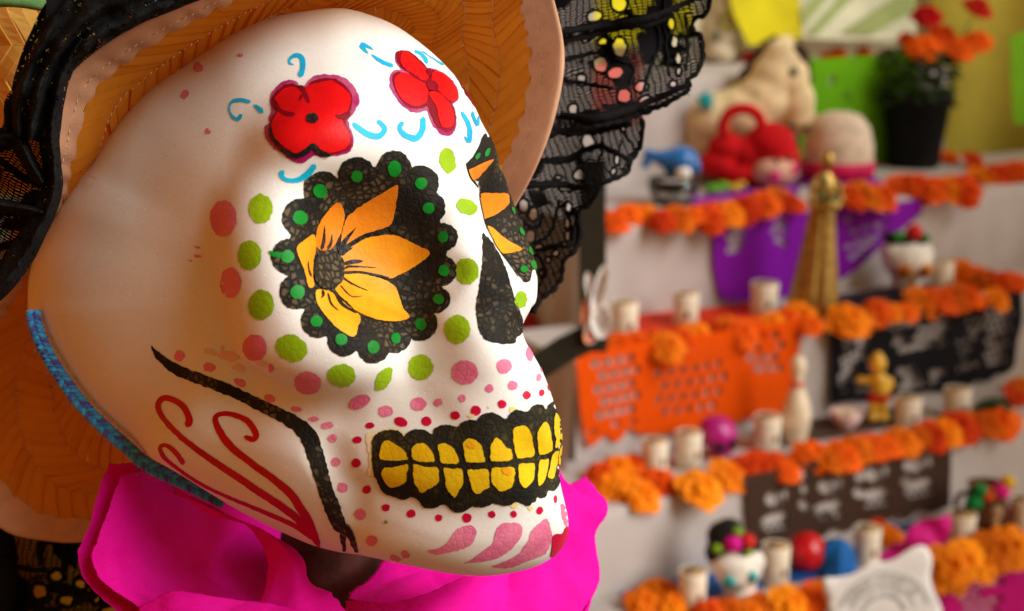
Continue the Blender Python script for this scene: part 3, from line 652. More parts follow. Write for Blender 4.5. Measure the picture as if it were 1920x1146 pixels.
for dd, hh in ((.0105, .0019), (.0395, .0013), (.061, .0013)):
    for k in range(int(RLEN / .0042)):
        u = k * .0042; L = brim(u, 0)[1]
        if dd > L - .01: continue
        n = nrm(brim, u, dd); pth = [brim(u, dd)[0] + n * (hh - .0005), brim(u + .0013, dd)[0] + n * hh, brim(u + .0026, dd)[0] + n * (hh - .0005)]
        x, y, _ = proj(pth[1])
        if -20 < x < 1080 and -20 < y < 1060: st.append(tube(pth, .00018, 4))
V, Fc = merge(st); mk('stitching', V - HL, Fc, THREAD, hat)['kind'] = 'stuff'
# crown seen past the near side of the brim
def crown(u, d):
    x = -120 + u * 3400; y = -60 + d * 3400
    return P(x, y, .735 + .0000012 * (x - 60) ** 2 + .0000008 * (y - 100) ** 2 + .0004 * sin(u * 260)), 1.0
cv = []; n1, n2 = 20, 24
for i in range(n1):
    for j in range(n2): cv.append(crown(.115 * i / (n1 - 1), .125 * j / (n2 - 1))[0] + CF * .0014)
mk('crown', np.array(cv) - HL, gridfaces(n1, n2), BRIMBASE, hat)
for bnd in range(6):
    d0 = .004 + bnd * .0195
    for k in range(14):
        v, f, uv = strip(crown, k * .0082 + RNG.normal(0, .0005), d0, d0 + .0193, .0082 * RNG.uniform(.92, 1.04), (1 if bnd % 2 else -1) * .011 + RNG.normal(0, .0008), RNG.uniform(.3, 1.1))
        x, y, _ = proj(v[0])
        if x < 170 and y < 330: mk('straw', v - HL, f, STRAWY, hat, None, False, uv); n_straw += 1
for q in ([(150,321,.700),(168,329,.688),(183,338,.681)],):
    V, Fc = tube(cat_rom([P(*a) for a in q], 6), .00022, 5); mk('loose_straw', V - HL, Fc, STRAWY, hat)
print('hat', n_straw, len(rest))

# green band of cloth on the crown
GRN = simple('green_cloth', (.10, .22, .07, 1), .8, .25, 90, .5, 1200)
def sheet(rows, name, mat, parent=None, org=None, n=10, thick=.0004, rough=.0006, rs=60, smooth=True, tear=0):
    """surface through rows of (px,py,depth) points"""
    g = np.array([[P(*q) for q in r] for r in rows]); a = np.stack([cat_rom(g[:, j], n) for j in range(g.shape[1])], 1)
    b_ = np.stack([cat_rom(a[i], n) for i in range(a.shape[0])], 0); nr_, nc_ = b_.shape[:2]; V = b_.reshape(-1, 3)
    f = gridfaces(nr_, nc_); N = vnormals(V, np.array(f))
    dsp = np.array([noise.noise(Vector(v * rs)) + .5 * noise.noise(Vector(v * rs * 2.3)) for v in V]); V = V + N * (dsp * rough)[:, None]
    if tear:
        ri = np.array([-abs(noise.noise(Vector(v * 28 + Vector((3, 1, 2)).to_tuple()))) if False else -abs(noise.noise((v[0] * 30, v[1] * 30, v[2] * 22))) for v in V]); V = V + N * (ri * tear * 2.2)[:, None]
        G = V.reshape(nr_, nc_, 3)
        for e_, i_ in ((G[0], G[1]), (G[-1], G[-2]), (G[:, 0], G[:, 1]), (G[:, -1], G[:, -2])):
            dd_ = e_ - i_; e_ += dd_ * np.array([[.9 * noise.noise((q[0] * 260, q[1] * 260, q[2] * 260)) + .5 * noise.noise((q[0] * 700, q[1] * 700, q[2] * 700))] for q in e_])
        V = G.reshape(-1, 3)
    o = org if org is not None else V.mean(0)
    ob = mk(name, V - o, f, mat, parent, o if parent is None else None, smooth)
    if thick:
        md = ob.modifiers.new('solid', 'SOLIDIFY'); md.thickness = thick; md.offset = 0
    return ob
gb = sheet([[(-40,-30,.715),(30,-30,.712),(110,-40,.712)], [(-40,-5,.708),(30,-8,.705),(110,-10,.706)], [(-40,10,.708),(30,10,.705),(100,22,.706)], [(-40,16,.716),(30,14,.714),(95,26,.714)]], 'green_ribbon', GRN, rough=.001)
tag(gb, 'green cloth ribbon crossing the pale straw crown', 'ribbon')

# ================================================================== LACE
def lace_mat():
    t = NT('black_net'); uv = t.n('ShaderNodeUVMap', uv_map='UVMap').outputs[0]
    wob = t.n('ShaderNodeTexNoise', {'Vector': uv, 'Scale': 1.6, 'Detail': 3.0}).outputs[1]
    u2 = t.n('ShaderNodeVectorMath', {0: uv, 1: t.n('ShaderNodeVectorMath', {0: wob, 1: (.3, .3, 0)}, operation='MULTIPLY').outputs[0]}, operation='ADD').outputs[0]
    s = t.n('ShaderNodeSeparateXYZ', {0: u2})
    fx = t.math('FRACT', t.math('MULTIPLY', s.outputs[0], 9.0)); fy = t.math('FRACT', t.math('MULTIPLY', s.outputs[1], 21.0))
    th_x = t.math('LESS_THAN', fx, .22); th_y = t.math('LESS_THAN', fy, .58)
    dens = t.ramp(t.noise(uv, 1.3, 3, .5),  .50, .58)
    a = t.math('MAXIMUM', t.math('MAXIMUM', th_x, th_y), dens)
    a = t.math('MAXIMUM', a, .46)
    p = t.n('ShaderNodeBsdfPrincipled', {'Base Color': (.007, .006, .007, 1), 'Roughness': .95, 'Specular IOR Level': .05})
    tr = t.n('ShaderNodeBsdfTransparent'); mx = t.n('ShaderNodeMixShader', {0: a, 1: tr.outputs[0], 2: p.outputs[0]})
    t.t.links.new(mx.outputs[0], t.out.inputs[0]); return t.m
NET = lace_mat(); CORD = simple('black_lace_cord', (.009, .008, .009, 1), .95, .3, 300, .8, 2500, Specular_IOR_Level=.1)
def sheer():
    t = NT('black_gathered_cloth'); co = t.obj(); bp = t.n('ShaderNodeBump', {'Height': t.math('ADD', t.noise(co, 700, 4, .7), t.noise(co, 160, 3)), 'Strength': .9, 'Distance': .0012}).outputs[0]
    p = t.n('ShaderNodeBsdfPrincipled', {'Base Color': t.mix(t.noise(co, 120, 4), (.006, .006, .006, 1), (.016, .015, .016, 1)), 'Roughness': .95, 'Specular IOR Level': .08, 'Normal': bp}); tr = t.n('ShaderNodeBsdfTransparent')
    mx = t.n('ShaderNodeMixShader', {0: t.ramp(t.noise(co, 420, 3, .6), .37, .44), 1: tr.outputs[0], 2: p.outputs[0]}); t.t.links.new(mx.outputs[0], t.out.inputs[0]); return t.m
SHEER = sheer()
def lace(name, outline, holes, depth, parent, org, cords=(), hole_cord=.0009, edge=None, uvrot=0, step=9):
    out = cat_rom(outline, 4, True); out = resample(np.r_[out, out[:1]], max(60, len(outline) * 6))[:-1]
    hp = [jitter(ell(*h, n=18), 2.2, .1, i) for i, h in enumerate(holes)]
    pts, tris = triangulate(out, hp, step)
    V = np.array([P(x, y, depth(x, y)) for x, y in pts]) - org; r = radians(uvrot)
    uv = np.stack([(pts[:, 0] * cos(r) + pts[:, 1] * sin(r)) / 100, (-pts[:, 0] * sin(r) + pts[:, 1] * cos(r)) / 100], 1)
    o = mk(name, V, tris, NET, parent, None, True, uv); parts = []
    for h in hp:
        pth = np.array([P(x, y, depth(x, y) - .0006) for x, y in h]) - org; parts.append(tube(pth, hole_cord * np.array([1 + .4 * noise.noise((a, b_, .0)) for a, b_ in h * .2]), 6, True))
    for c in cords:
        c = np.asarray(c, float); wd = c[:, 2] if c.shape[1] > 2 else np.full(len(c), 1.0); q = cat_rom(np.c_[c[:, :2], wd], 7)
        q[:, :2] += np.array([(noise.noise((a * .09, b_ * .09, 2)) * 3, noise.noise((a * .09, b_ * .09, 5)) * 3) for a, b_ in q[:, :2]])
        pth = np.array([P(x, y, depth(x, y) - .0008) for x, y in q[:, :2]]) - org; parts.append(tube(pth, q[:, 2] * .0008, 6))
    if edge is not None:
        e = cat_rom(edge, 6); e = resample(e, int(np.linalg.norm(np.diff(e, axis=0), axis=1).sum() / 3.5))
        rad = np.array([.0011 + .0007 * abs(sin(i * .55)) + .0007 * noise.noise((i * .21, 0, 3)) for i in range(len(e))])
        pth = np.array([P(x + 2.5 * noise.noise((i * .3, 1, 1)), y + 2.5 * noise.noise((i * .3, 5, 1)), depth(x, y) - .0006) for i, (x, y) in enumerate(e)]) - org
        parts.append(tube(pth, rad, 6))
        fr = []
        for i in range(2, len(e) - 2, 4):   # frayed threads
            if RNG.random() < .5:
                d_ = RNG.normal(0, 1, 2); d_ /= np.linalg.norm(d_) + 1e-6; L = RNG.uniform(4, 13); x, y = e[i]
                fr.append(tube([P(x, y, depth(x, y)) - org, P(x + d_[0] * L * .6, y + d_[1] * L * .6 + 1, depth(x, y) - .001) - org, P(x + d_[0] * L, y + d_[1] * L + 3, depth(x, y) - .0015) - org], .00018, 4))
        if fr:
            V, Fc = merge(fr); mk('frayed_thread', V, Fc, CORD, parent)['kind'] = 'stuff'
    if parts:
        V, Fc = merge(parts); mk('lace_cord', V, Fc, CORD, parent)['kind'] = 'stuff'
    return o
veil = thing('lace_veil', 'black lace veil gathered round the straw hat brim', 'veil', P(1100, 120, .86)); VL = np.array(veil.location)
dA = lambda x, y: .835 + .016 * sin((y + .32 * x) * .030) + .006 * sin(x * .045 + y * .02) + .00004 * (x - 1100)
dB = lambda x, y: .862 + .012 * sin((x + .5 * y) * .042) + .005 * sin(y * .05)
edgeA = [(1334,-20),(1328,17),(1316,30),(1300,38),(1300,59),(1313,66),(1318,90),(1316,115),(1304,140),(1290,150),(1292,167),(1269,183),(1231,202),(1180,222),(1120,236),(1060,246),(1010,262)]
OA = [(980,-60),(1150,-60),(1334,-60)] + edgeA + [(985,200),(980,80)]
lace('ruffle', OA, [(1161,6,16,17),(1115,31,16,11,-15),(1162,88,14,19,-8),(1130,78,10,7,-20),(1126,121,14,16),(1154,137,16,12,-15),(1170,180,14,15),(1202,163,13,11,-25),(1208,188,13,8,-25),(1259,45,8,12),(1265,79,7,12),(1272,110,7,12),(1273,134,6,8),(1262,158,7,7,40),(1268,15,7,5,-30),(1100,70,6,12,30),(1090,150,9,12),(1075,205,9,11)], dA, veil, VL,
     [[(1045,62,2.6),(1120,48,3.2),(1190,38,3.6),(1250,20,3.0),(1320,-10,2)], [(1050,80,2.0),(1110,66,3.0),(1160,50,3.4),(1215,45,3),(1260,28,2.2)], [(1230,35,1.3),(1236,70,1.4),(1232,100,1.4),(1215,140,1.3),(1208,170,1.2)], [(1150,110,1.2),(1180,120,1.2),(1190,135,1),(1180,155,1)], [(1050,215,2.6),(1110,222,3.0),(1170,208,3),(1230,185,2.6),(1290,158,2)], [(1060,150,1.5),(1110,158,1.6),(1150,165,1.4)], [(1246,-10,1.2),(1244,40,1.2),(1250,90,1.2),(1254,140,1.2)], [(1283,30,1.2),(1290,80,1.2),(1286,130,1.2)], [(1040,118,1.8),(1090,105,2),(1130,96,1.4)]], edge=edgeA, uvrot=-12)
edgeB = [(1203,222),(1205,240),(1200,272),(1192,290),(1180,307),(1178,321),(1154,335),(1130,345),(1117,366),(1105,384),(1086,395),(1089,440),(1081,465),(1067,480),(1056,490),(1053,520),(1036,545),(1018,558),(1000,585)]
OB = [(930,230),(1060,215),(1203,205)] + edgeB + [(930,590),(915,400)]
lace('ruffle', OB, [(1130,240,12,9,-30),(1103,267,12,18,-10),(1168,238,5,11,-10),(1157,299,6,11),(1087,328,12,11),(1150,322,5,8,10),(1061,350,15,8),(982,386,10,13),(1000,402,9,14),(995,443,10,13),(1066,388,6,10),(1063,419,5,11),(1064,442,5,10),(1010,463,9,5,-15),(1057,460,6,5,-15),(1042,475,8,6,-15),(1018,512,6,10,10),(975,420,8,12),(1028,488,5,6),(1046,333,7,5)], dB, veil, VL,
     [[(1000,300,2.4),(1060,300,3.0),(1120,275,2.6),(1180,300,2)], [(985,350,2.8),(1040,345,3.2),(1080,352,2.6),(1110,345,2)], [(1050,375,1.3),(1040,410,1.3),(1030,440,1.3),(1000,455,1.3)], [(1080,395,1.3),(1078,430,1.4),(1070,460,1.5),(1040,462,1.8),(1005,470,2)], [(970,470,1.6),(1005,480,1.5),(1020,500,1.4),(1010,540,1.3)], [(1130,255,1.2),(1128,290,1.3),(1115,310,1.2),(1095,350,1.2)], [(1060,250,2.4),(1110,248,2.6),(1180,232,2)], [(985,420,1.4),(1010,425,1.6),(1018,400,1.4)], [(1166,262,1.0),(1160,285,1.0)], [(1170,250,1.1),(1188,280,1.1),(1168,318,1.1)]], edge=edgeB, uvrot=-20)
# near side: gathered black cloth along the brim and a lace fall on the left
dL = lambda x, y: .612 + .006 * sin(x * .05 + y * .018) + .003 * sin(y * .045 - x * .03) + .00010 * y
OL = [(105,-60),(84,40),(62,100),(34,150),(8,190),(4,240),(-40,300),(-60,560),(-40,580),(0,556),(30,522),(62,478),(85,430),(104,395),(114,345),(108,290),(112,230),(118,190),(124,152),(165,108),(250,50),(350,-4),(420,-60),(260,-70)]
lace('lace_fall', OL, [(62,372,15,6,-18),(8,502,12,8,-20)], dL, veil, VL,
     [[(-20,395,2.6),(30,398,3),(70,402,2.6),(95,390,2.4)], [(-20,470,2),(30,455,2.6),(70,430,2.4)], [(0,300,2),(40,330,2.4),(80,345,3)], [(-20,520,2.4),(20,500,2.4),(50,470,2.4)], [(0,262,3),(40,275,3.4),(60,320,3),(66,350,2)]], hole_cord=.0022, uvrot=25)
def ribbon(path, widths, depths, amp, lab='gathered_cloth', ncol=9, fr=3.0):
    """a strip of gathered cloth along a picture path, folds running along it"""
    c = cat_rom(np.array([(x, y, w_, d_) for (x, y), w_, d_ in zip(path, widths, depths)], float), 10); t_ = np.gradient(c[:, :2], axis=0); t_ /= np.linalg.norm(t_, axis=1)[:, None]; nr = np.stack([-t_[:, 1], t_[:, 0]], 1); V = []; m_ = ncol * 4
    for i in range(len(c)):
        for j in range(m_):
            v = j / (m_ - 1) - .5; x, y = c[i, :2] + nr[i] * (c[i, 2] * v * (1 + .08 * noise.noise((i * .15, 0, 3)))); fo = sin(v * fr * 2 * pi + 2.2 * noise.noise((i * .045, v * 2, 1))) * amp + amp * 1.1 * noise.noise((x * .02, y * .02, 7)) + amp * .5 * noise.noise((x * .06, y * .06, 2))
            V.append(P(x, y, c[i, 3] + fo + .012 * (2 * v) ** 2) - VL)
    ob = mk(lab, V, gridfaces(len(c), m_), SHEER, veil); ob.modifiers.new('solid', 'SOLIDIFY').thickness = .0005
ribbon([(420,-95),(330,-62),(230,-22),(160,22),(105,85),(72,150),(58,215),(50,262)], [150,150,150,135,105,88,92,70], [.612,.606,.603,.603,.606,.610,.616,.624], .0050)
ribbon([(150,70),(128,108),(106,155),(97,205),(92,260),(98,315),(98,350),(84,395),(58,445),(25,500),(-15,545),(-50,570)], [30,40,44,44,40,36,40,44,48,52,50,44], [.606,.610,.613,.618,.622,.626,.630,.633,.637,.642,.646,.65], .0025, ncol=6, fr=1.5)
ribbon([(-40,372),(0,385),(40,392),(80,400)], [22,26,24,20], [.640,.637,.634,.632], .0015, ncol=4, fr=1)
ribbon([(-40,285),(0,262),(30,262),(52,300),(78,345)], [40,44,36,30,26], [.632,.628,.625,.625,.628], .002, ncol=5, fr=1.5)

# lace shawl below the brim with a mustard dress behind it
shawl = thing('lace_shawl', 'black lace shawl under the hat brim beside the pink paper', 'shawl', P(110, 1120, .87)); SL = np.array(shawl.location)
dS = lambda x, y: .862 + .006 * sin(x * .06) + .003 * sin(y * .05 + x * .03)
lace('lace_panel', [(-60,960),(260,960),(320,1000),(320,1220),(-60,1220)], [(105,1081,15,13),(74,1109,17,16,-20),(150,1096,13,13),(125,1126,17,13),(180,1121,10,12),(205,1148,18,14),(70,1160,14,12),(150,1170,15,12)], dS, shawl, SL,
     [[(-20,980,14),(-2,1060,15),(-8,1130,15),(-20,1200,14)], [(28,1063,2.2),(60,1068,2.4),(90,1072,1.6)], [(80,1015,3.5),(75,1040,3),(78,1060,2)], [(118,1015,3),(120,1050,2.6),(122,1070,2)], [(24,1115,2),(50,1130,2.2),(80,1133,1.6),(98,1120,1.6)], [(138,1015,3),(142,1050,2)], [(60,1000,6),(130,1008,7),(190,1006,5)], [(100,1100,5),(130,1108,5),(150,1112,4)], [(140,1130,3),(165,1120,4),(190,1105,4),(210,1120,4)], [(20,1140,3),(60,1140,2.4),(110,1146,3)]], hole_cord=.0016, uvrot=8, step=8)
MUST = simple('mustard_cloth', (.66, .34, .025, 1), .8, .12, 30, .5, 1400)
dress = sheet([[(-120,900,.93),(80,910,.92),(280,930,.93),(460,960,.95)], [(-120,1060,.925),(80,1060,.905),(280,1060,.925),(460,1070,.95)], [(-120,1300,.92),(80,1300,.90),(280,1300,.92),(460,1300,.94)]], 'mustard_dress', MUST, thick=.001, rough=.002, rs=25)
tag(dress, 'mustard yellow cloth showing through the holes of the black lace shawl', 'dress')

# ================================================================== CORD
cpt = cat_rom([(50,585),(53,620),(66,660),(92,706),(128,757),(172,807),(222,851),(280,893),(330,924),(375,945),(410,958)], 14)
cen = []
for x, y in cpt:
    d = ray(x, y); h = BV.find_nearest(Vector(CAM + d * .745)); q = np.array(h[0]); n = np.array(h[1]); cen.append(.55 * q + .45 * (CAM + d * .745) + (-CF) * .002)
cen = resample(np.array(cen), 260)
cord = thing('chin_strap', 'braided blue cord running along the jaw of the foam skull', 'cord', cen[len(cen) // 2]); CL = np.array(cord.location)
def yarn(name, a, b_):
    t = NT(name); co = t.obj(); f = t.noise(co, 420, 4, .7)
    c = t.mix(t.ramp(f, .35, .65), a, b_); return t.fin(Base_Color=c, Roughness=.75, Sheen_Weight=.4, Normal=t.n('ShaderNodeBump', {'Height': t.noise(co, 1600, 3), 'Strength': .8, 'Distance': .0006}).outputs[0])
Y1 = yarn('turquoise_yarn', (.01, .24, .58, 1), (.02, .42, .76, 1)); Y2 = yarn('blue_yarn', (.02, .12, .48, 1), (.04, .26, .66, 1)); Y3 = yarn('violet_yarn', (.09, .03, .30, 1), (.03, .10, .36, 1))
tt = np.gradient(cen, axis=0); tt /= np.linalg.norm(tt, axis=1)[:, None]; sx = np.cross(tt, -CF); sx /= np.linalg.norm(sx, axis=1)[:, None]
s_ = np.r_[0, np.cumsum(np.linalg.norm(np.diff(cen, axis=0), axis=1))]
for k, mt in enumerate((Y1, Y2, Y3, Y1, Y2)):
    ph = s_ / .0125 * 2 * pi + k * 2 * pi / 5
    pth = cen + sx * (.0024 * np.sin(ph))[:, None] - CF * (.0011 * np.sin(2 * ph))[:, None]
    V, Fc = tube(pth, .00125 + .0002 * np.sin(ph * 3), 7); mk('strand', V - CL, Fc, mt, cord)
fz = []
for i in range(0, 260, 1):
    a = RNG.uniform(0, 2 * pi); q = cen[i] + sx[i] * .0035 * cos(a) - CF * .002 * sin(a)
    fz.append(tube([q, q + sx[i] * cos(a) * .0012 + RNG.normal(0, .0006, 3), q + sx[i] * cos(a) * .0018 + RNG.normal(0, .0012, 3)], .00009, 3))
V, Fc = merge(fz); mk('fuzz', V - CL, Fc, Y2, cord)['kind'] = 'stuff'

# ================================================================== PINK CREPE PAPER
def crepe():
    t = NT('pink_crepe_paper'); co = t.obj(); st = t.n('ShaderNodeMapping', {'Vector': co, 'Scale': (70, 70, 1000), 'Rotation': (0, .25, 0)}).outputs[0]
    f = t.noise(st, 1.0, 4, .6); big = t.noise(co, 30, 4)
    c = t.mix(t.ramp(big, .3, .7), (.80, .004, .33, 1), (.86, .008, .40, 1)); c = t.mix(t.math('MULTIPLY', t.ramp(f, .5, .7), .25), c, (.62, .002, .24, 1))
    d = t.n('ShaderNodeBsdfPrincipled', {'Base Color': c, 'Roughness': .7, 'Specular IOR Level': .04, 'Normal': t.n('ShaderNodeBump', {'Height': t.math('ADD', f, t.math('MULTIPLY', t.noise(co, 120, 5, .65), .9)), 'Strength': .7, 'Distance': .0008}).outputs[0]})
    tl = t.n('ShaderNodeBsdfTranslucent', {'Color': (.9, .004, .30, 1)}); mx = t.n('ShaderNodeMixShader', {0: .13, 1: d.outputs[0], 2: tl.outputs[0]})
    t.t.links.new(mx.outputs[0], t.out.inputs[0]); return t.m
CREPE = crepe()
ruff = thing('paper_ruff', 'bright pink crepe paper ruff under the chin of the foam skull', 'paper ruff', P(640, 1140, .74)); RL = np.array(ruff.location)
def pap(rows, **k): return sheet(rows, 'paper_layer', CREPE, ruff, RL, k.get('n', 16), .0003, k.get('rough', .0010), k.get('rs', 42), True, k.get('tear', .0026))
pap([[(208,868,.735),(188,920,.728),(168,985,.720),(147,1035,.714),(158,1085,.710),(215,1140,.706),(300,1210,.70)], [(260,868,.745),(235,930,.738),(215,1000,.730),(195,1050,.722),(210,1100,.716),(270,1150,.712),(350,1210,.706)], [(350,890,.775),(340,950,.775),(330,1010,.765),(320,1060,.755),(330,1110,.745),(360,1160,.735),(420,1210,.72)]])
pap([[(236,890,.722),(208,950,.714),(186,1005,.707),(172,1045,.703),(192,1090,.699),(262,1138,.695),(345,1210,.69)], [(275,880,.738),(255,950,.730),(240,1010,.720),(232,1060,.712),(255,1105,.706),(320,1150,.701),(390,1210,.695)], [(335,870,.785),(345,950,.775),(345,1020,.768),(345,1070,.758),(360,1110,.745),(400,1160,.728),(450,1210,.71)], [(400,885,.805),(430,985,.810),(440,1040,.812),(440,1080,.805),(450,1120,.785),(470,1165,.76),(510,1210,.73)], [(470,905,.82),(500,1000,.835),(520,1050,.835),(520,1090,.825),(530,1125,.80),(550,1165,.77),(580,1210,.74)]])
pap([[(318,920,.735),(400,970,.712),(462,988,.702),(494,1035,.698),(498,1090,.694),(480,1140,.688),(450,1210,.68)], [(322,917,.731),(422,965,.706),(496,996,.694),(545,1045,.690),(556,1095,.685),(560,1150,.679),(570,1210,.672)], [(326,912,.735),(443,971,.712),(525,1010,.705),(570,1048,.704),(583,1088,.699),(630,1122,.694),(690,1210,.684)]], rough=.0008)
pap([[(262,1140,.690),(322,1110,.686),(400,1121,.682),(484,1130,.678),(545,1142,.675),(620,1168,.672)], [(262,1175,.684),(322,1150,.680),(400,1155,.676),(484,1160,.672),(545,1170,.670),(620,1185,.668)], [(260,1230,.68),(322,1230,.674),(400,1230,.670),(484,1230,.668),(545,1230,.666),(620,1230,.664)]])
pap([[(652,1130,.735),(690,1128,.722),(735,1131,.712),(790,1118,.708),(832,1100,.712),(880,1084,.722),(950,1076,.74)], [(650,1160,.725),(690,1158,.712),(735,1158,.702),(790,1150,.698),(832,1138,.700),(880,1125,.71),(950,1120,.73)], [(640,1230,.71),(690,1230,.70),(735,1230,.69),(790,1230,.686),(832,1230,.688),(880,1230,.70),(950,1230,.72)]], rough=.0012)
pap([[(655,1128,.742),(664,1108,.752),(696,1090,.762),(722,1058,.775),(750,1020,.79)], [(720,1140,.735),(740,1120,.742),(770,1105,.752),(790,1075,.768),(810,1030,.785)], [(800,1150,.73),(820,1130,.738),(850,1112,.748),(880,1085,.765),(900,1030,.785)]])
pap([[(840,860,.80),(790,960,.795),(770,1060,.785),(800,1130,.765),(840,1230,.745)], [(930,850,.815),(900,960,.805),(890,1050,.795),(900,1120,.78),(930,1230,.76)], [(1010,850,.825),(1000,940,.815),(1000,1040,.803),(1005,1120,.79),(1010,1230,.775)], [(1052,868,.832),(1066,930,.822),(1068,1030,.81),(1062,1110,.797),(1058,1230,.785)], [(1068,900,.838),(1108,945,.828),(1100,1030,.816),(1098,1100,.803),(1085,1230,.79)], [(1101,888,.845),(1140,950,.836),(1119,1010,.823),(1125,1085,.81),(1092,1150,.797)]], rough=.0016)
pap([[(400,900,.85),(420,1020,.852),(430,1120,.85),(440,1240,.83)], [(560,920,.872),(570,1020,.874),(580,1120,.87),(590,1240,.85)], [(720,930,.868),(720,1020,.868),(720,1120,.862),(720,1240,.84)], [(860,900,.855),(860,1020,.85),(860,1120,.84),(860,1240,.82)]])
WOOD = simple('dark_wood', (.07, .022, .018, 1), .7, .35, 60, .6, 300)
ptop = P(620, 1000, .80); V, Fc = lathe([(.028, 0), (.028, ptop[2] - .6), (.0285, ptop[2] - .02), (.028, ptop[2])], 28)
nk = mk('support_post', V, Fc, WOOD, None, (ptop[0], ptop[1], 0)); tag(nk, 'dark wooden post holding up the foam skull inside the pink ruff', 'post')
# ================================================================== ALTAR
YAW = radians(29); AT = np.array([cos(YAW), sin(YAW), 0]); AN = np.array([sin(YAW), -cos(YAW), 0]); AZ = np.array([0, 0, 1.0])
E2 = P(1400, 632, 2.5)
EDGE = {2: E2, 3: E2 + AN * .21 - AZ * .172, 4: E2 + AN * .345 - AZ * .315, 1: E2 - AN * .21 + AZ * .175, 0: E2 - AN * .60 + AZ * .40}
TREAD = {0: .30, 1: .39, 2: .21, 3: .21, 4: .135}
def s_of(k, px, dz=0, dn=0):
    lo_, hi_ = -1.5, 4.0
    for _ in range(40):
        m = (lo_ + hi_) / 2
        if proj(EDGE[k] + AT * m + AZ * dz + AN * dn)[0] < px: lo_ = m
        else: hi_ = m
    return lo_
def on_tier(k, px, py, h=0.0):
    d = ray(px, py); z0 = EDGE[k][2] + h; t = (z0 - CAM[2]) / d[2]; return CAM + d * t
def on_front(k, px, py, off=.02):
    d = ray(px, py); t = ((EDGE[k] + AN * off - CAM) @ AN) / (d @ AN); return CAM + d * t
CLOTH = simple('white_tablecloth', (.50, .445, .43, 1), .8, .05, 12, .3, 500)
altar = thing('altar', 'stepped altar draped with white cloth behind the foam skull', 'altar', EDGE[2] + AT * .4 - AZ * EDGE[2][2]); AL = np.array(altar.location)
LEFT = {0: s_of(0, 1000), 1: s_of(1, 1128), 2: s_of(2, 1082), 3: s_of(3, 1112), 4: s_of(4, 1160)}; RIGHT = {0: s_of(0, 1778), 1: 1.9, 2: 1.75, 3: 1.75, 4: 1.75}
DROP = {0: .225, 1: .175, 2: .172, 3: .143, 4: EDGE[4][2] - .03}
for k in range(5):
    ns = 120; prof = [(-TREAD[k] - .02, 0), (-TREAD[k] * .5, .0), (-.012, 0), (-.003, -.002), (0, -.008)] + [(.0, -.008 - (DROP[k] - .008) * j / 7) for j in range(1, 8)]
    V = []
    for i in range(ns + 1):
        s = LEFT[k] + (RIGHT[k] - LEFT[k]) * i / ns
        for a, b_ in prof:
            g = min(1, max(0, -b_ / .15)); fo = g * (.003 * sin(s * 31 + k * 2) + .002 * sin(s * 67 + k) + .002 * noise.noise((s * 9, b_ * 5, k * 3.3)))
            sag = .002 * noise.noise((s * 14, a * 14, k)) if b_ > -.004 else 0
            V.append(EDGE[k] + AT * s + AN * (a + fo) + AZ * (b_ + sag))
    mk('tier', np.array(V) - AL, gridfaces(ns + 1, len(prof)), CLOTH, altar)
    # cloth falling over the left end
    V = []; na, nb_2 = 24, 14
    for i in range(na + 1):
        a = .006 - (TREAD[k] + .03) * i / na
        for j in range(nb_2 + 1):
            b_ = -(EDGE[k][2] - .03) * (j / nb_2) ** 1.6; g = min(1, -b_ / .2)
            V.append(EDGE[k] + AT * (LEFT[k] - .002 - .03 * g - .012 * g * sin(a * 90 + k) - .008 * g * sin(a * 47 + j * .4)) + AN * (a + .03 * g * (1 - i / na)) + AZ * b_)
    mk('side_cloth', np.array(V) - AL, gridfaces(na + 1, nb_2 + 1), CLOTH, altar)

# ---- cut paper banners
def picado(name, label, k, c, outline, holes, off=.010, wav=.002, group='cut paper banners on the altar', step=.022):
    """outline / holes in picture points on the front of shelf k"""
    def sh(p):
        q = on_front(k, p[0], p[1], off) - EDGE[k]; return np.array([q @ AT, -q[2]])
    out = np.array([sh(p) for p in outline]); hl = [np.array([sh(p) for p in h]) for h in holes]
    out = resample(np.r_[out, out[:1]], max(24, int(np.linalg.norm(np.diff(np.r_[out, out[:1]], axis=0), axis=1).sum() / .012)))[:-1]
    pts, tris = triangulate(out, hl, step)
    V = np.array([EDGE[k] + AT * s - AZ * h + AN * (off + wav * sin(s * 40 + h * 12) + wav * .8 * noise.noise((s * 25, h * 25, k))) for s, h in pts]); o = V.mean(0)
    t = NT(name + '_tissue'); co = t.obj(); cc2 = t.mix(t.noise(co, 25, 4), tuple(x * .8 for x in c[:3]) + (1,), c)
    d = t.n('ShaderNodeBsdfPrincipled', {'Base Color': cc2, 'Roughness': .7, 'Specular IOR Level': .05}); tl = t.n('ShaderNodeBsdfTranslucent', {'Color': c}); mx = t.n('ShaderNodeMixShader', {0: .18, 1: d.outputs[0], 2: tl.outputs[0]})
    t.t.links.new(mx.outputs[0], t.out.inputs[0])
    ob = mk(name, V - o, tris, t.m, None, o); tag(ob, label, 'paper banner', group); return ob
def lattice(quad, nx, ny, rx, ry, rot=0, skew=.5, drop=0):
    q = np.array(quad, float); H = []
    for j in range(ny):
        for i in range(nx):
            u = (i + .5 + skew * (j % 2)) / (nx + skew); v = (j + .5) / ny
            if RNG.random() < drop: continue
            p = (q[0] * (1 - u) + q[1] * u) * (1 - v) + (q[3] * (1 - u) + q[2] * u) * v; H.append(ell(p[0], p[1], rx, ry, rot, 8))
    return H
oh = lattice([(1105,672),(1205,655),(1205,775),(1115,792)], 4, 5, 8, 10, 15) + lattice([(1390,625),(1480,612),(1470,700),(1400,700)], 3, 4, 8.5, 8.5, -15, drop=.1) + lattice([(1225,690),(1370,665),(1370,770),(1225,785)], 6, 4, 5.5, 10.5, 25, drop=.1) + [ell(1113, 808, 8, 5), ell(1155, 795, 9, 6), ell(1190, 790, 6, 6)]
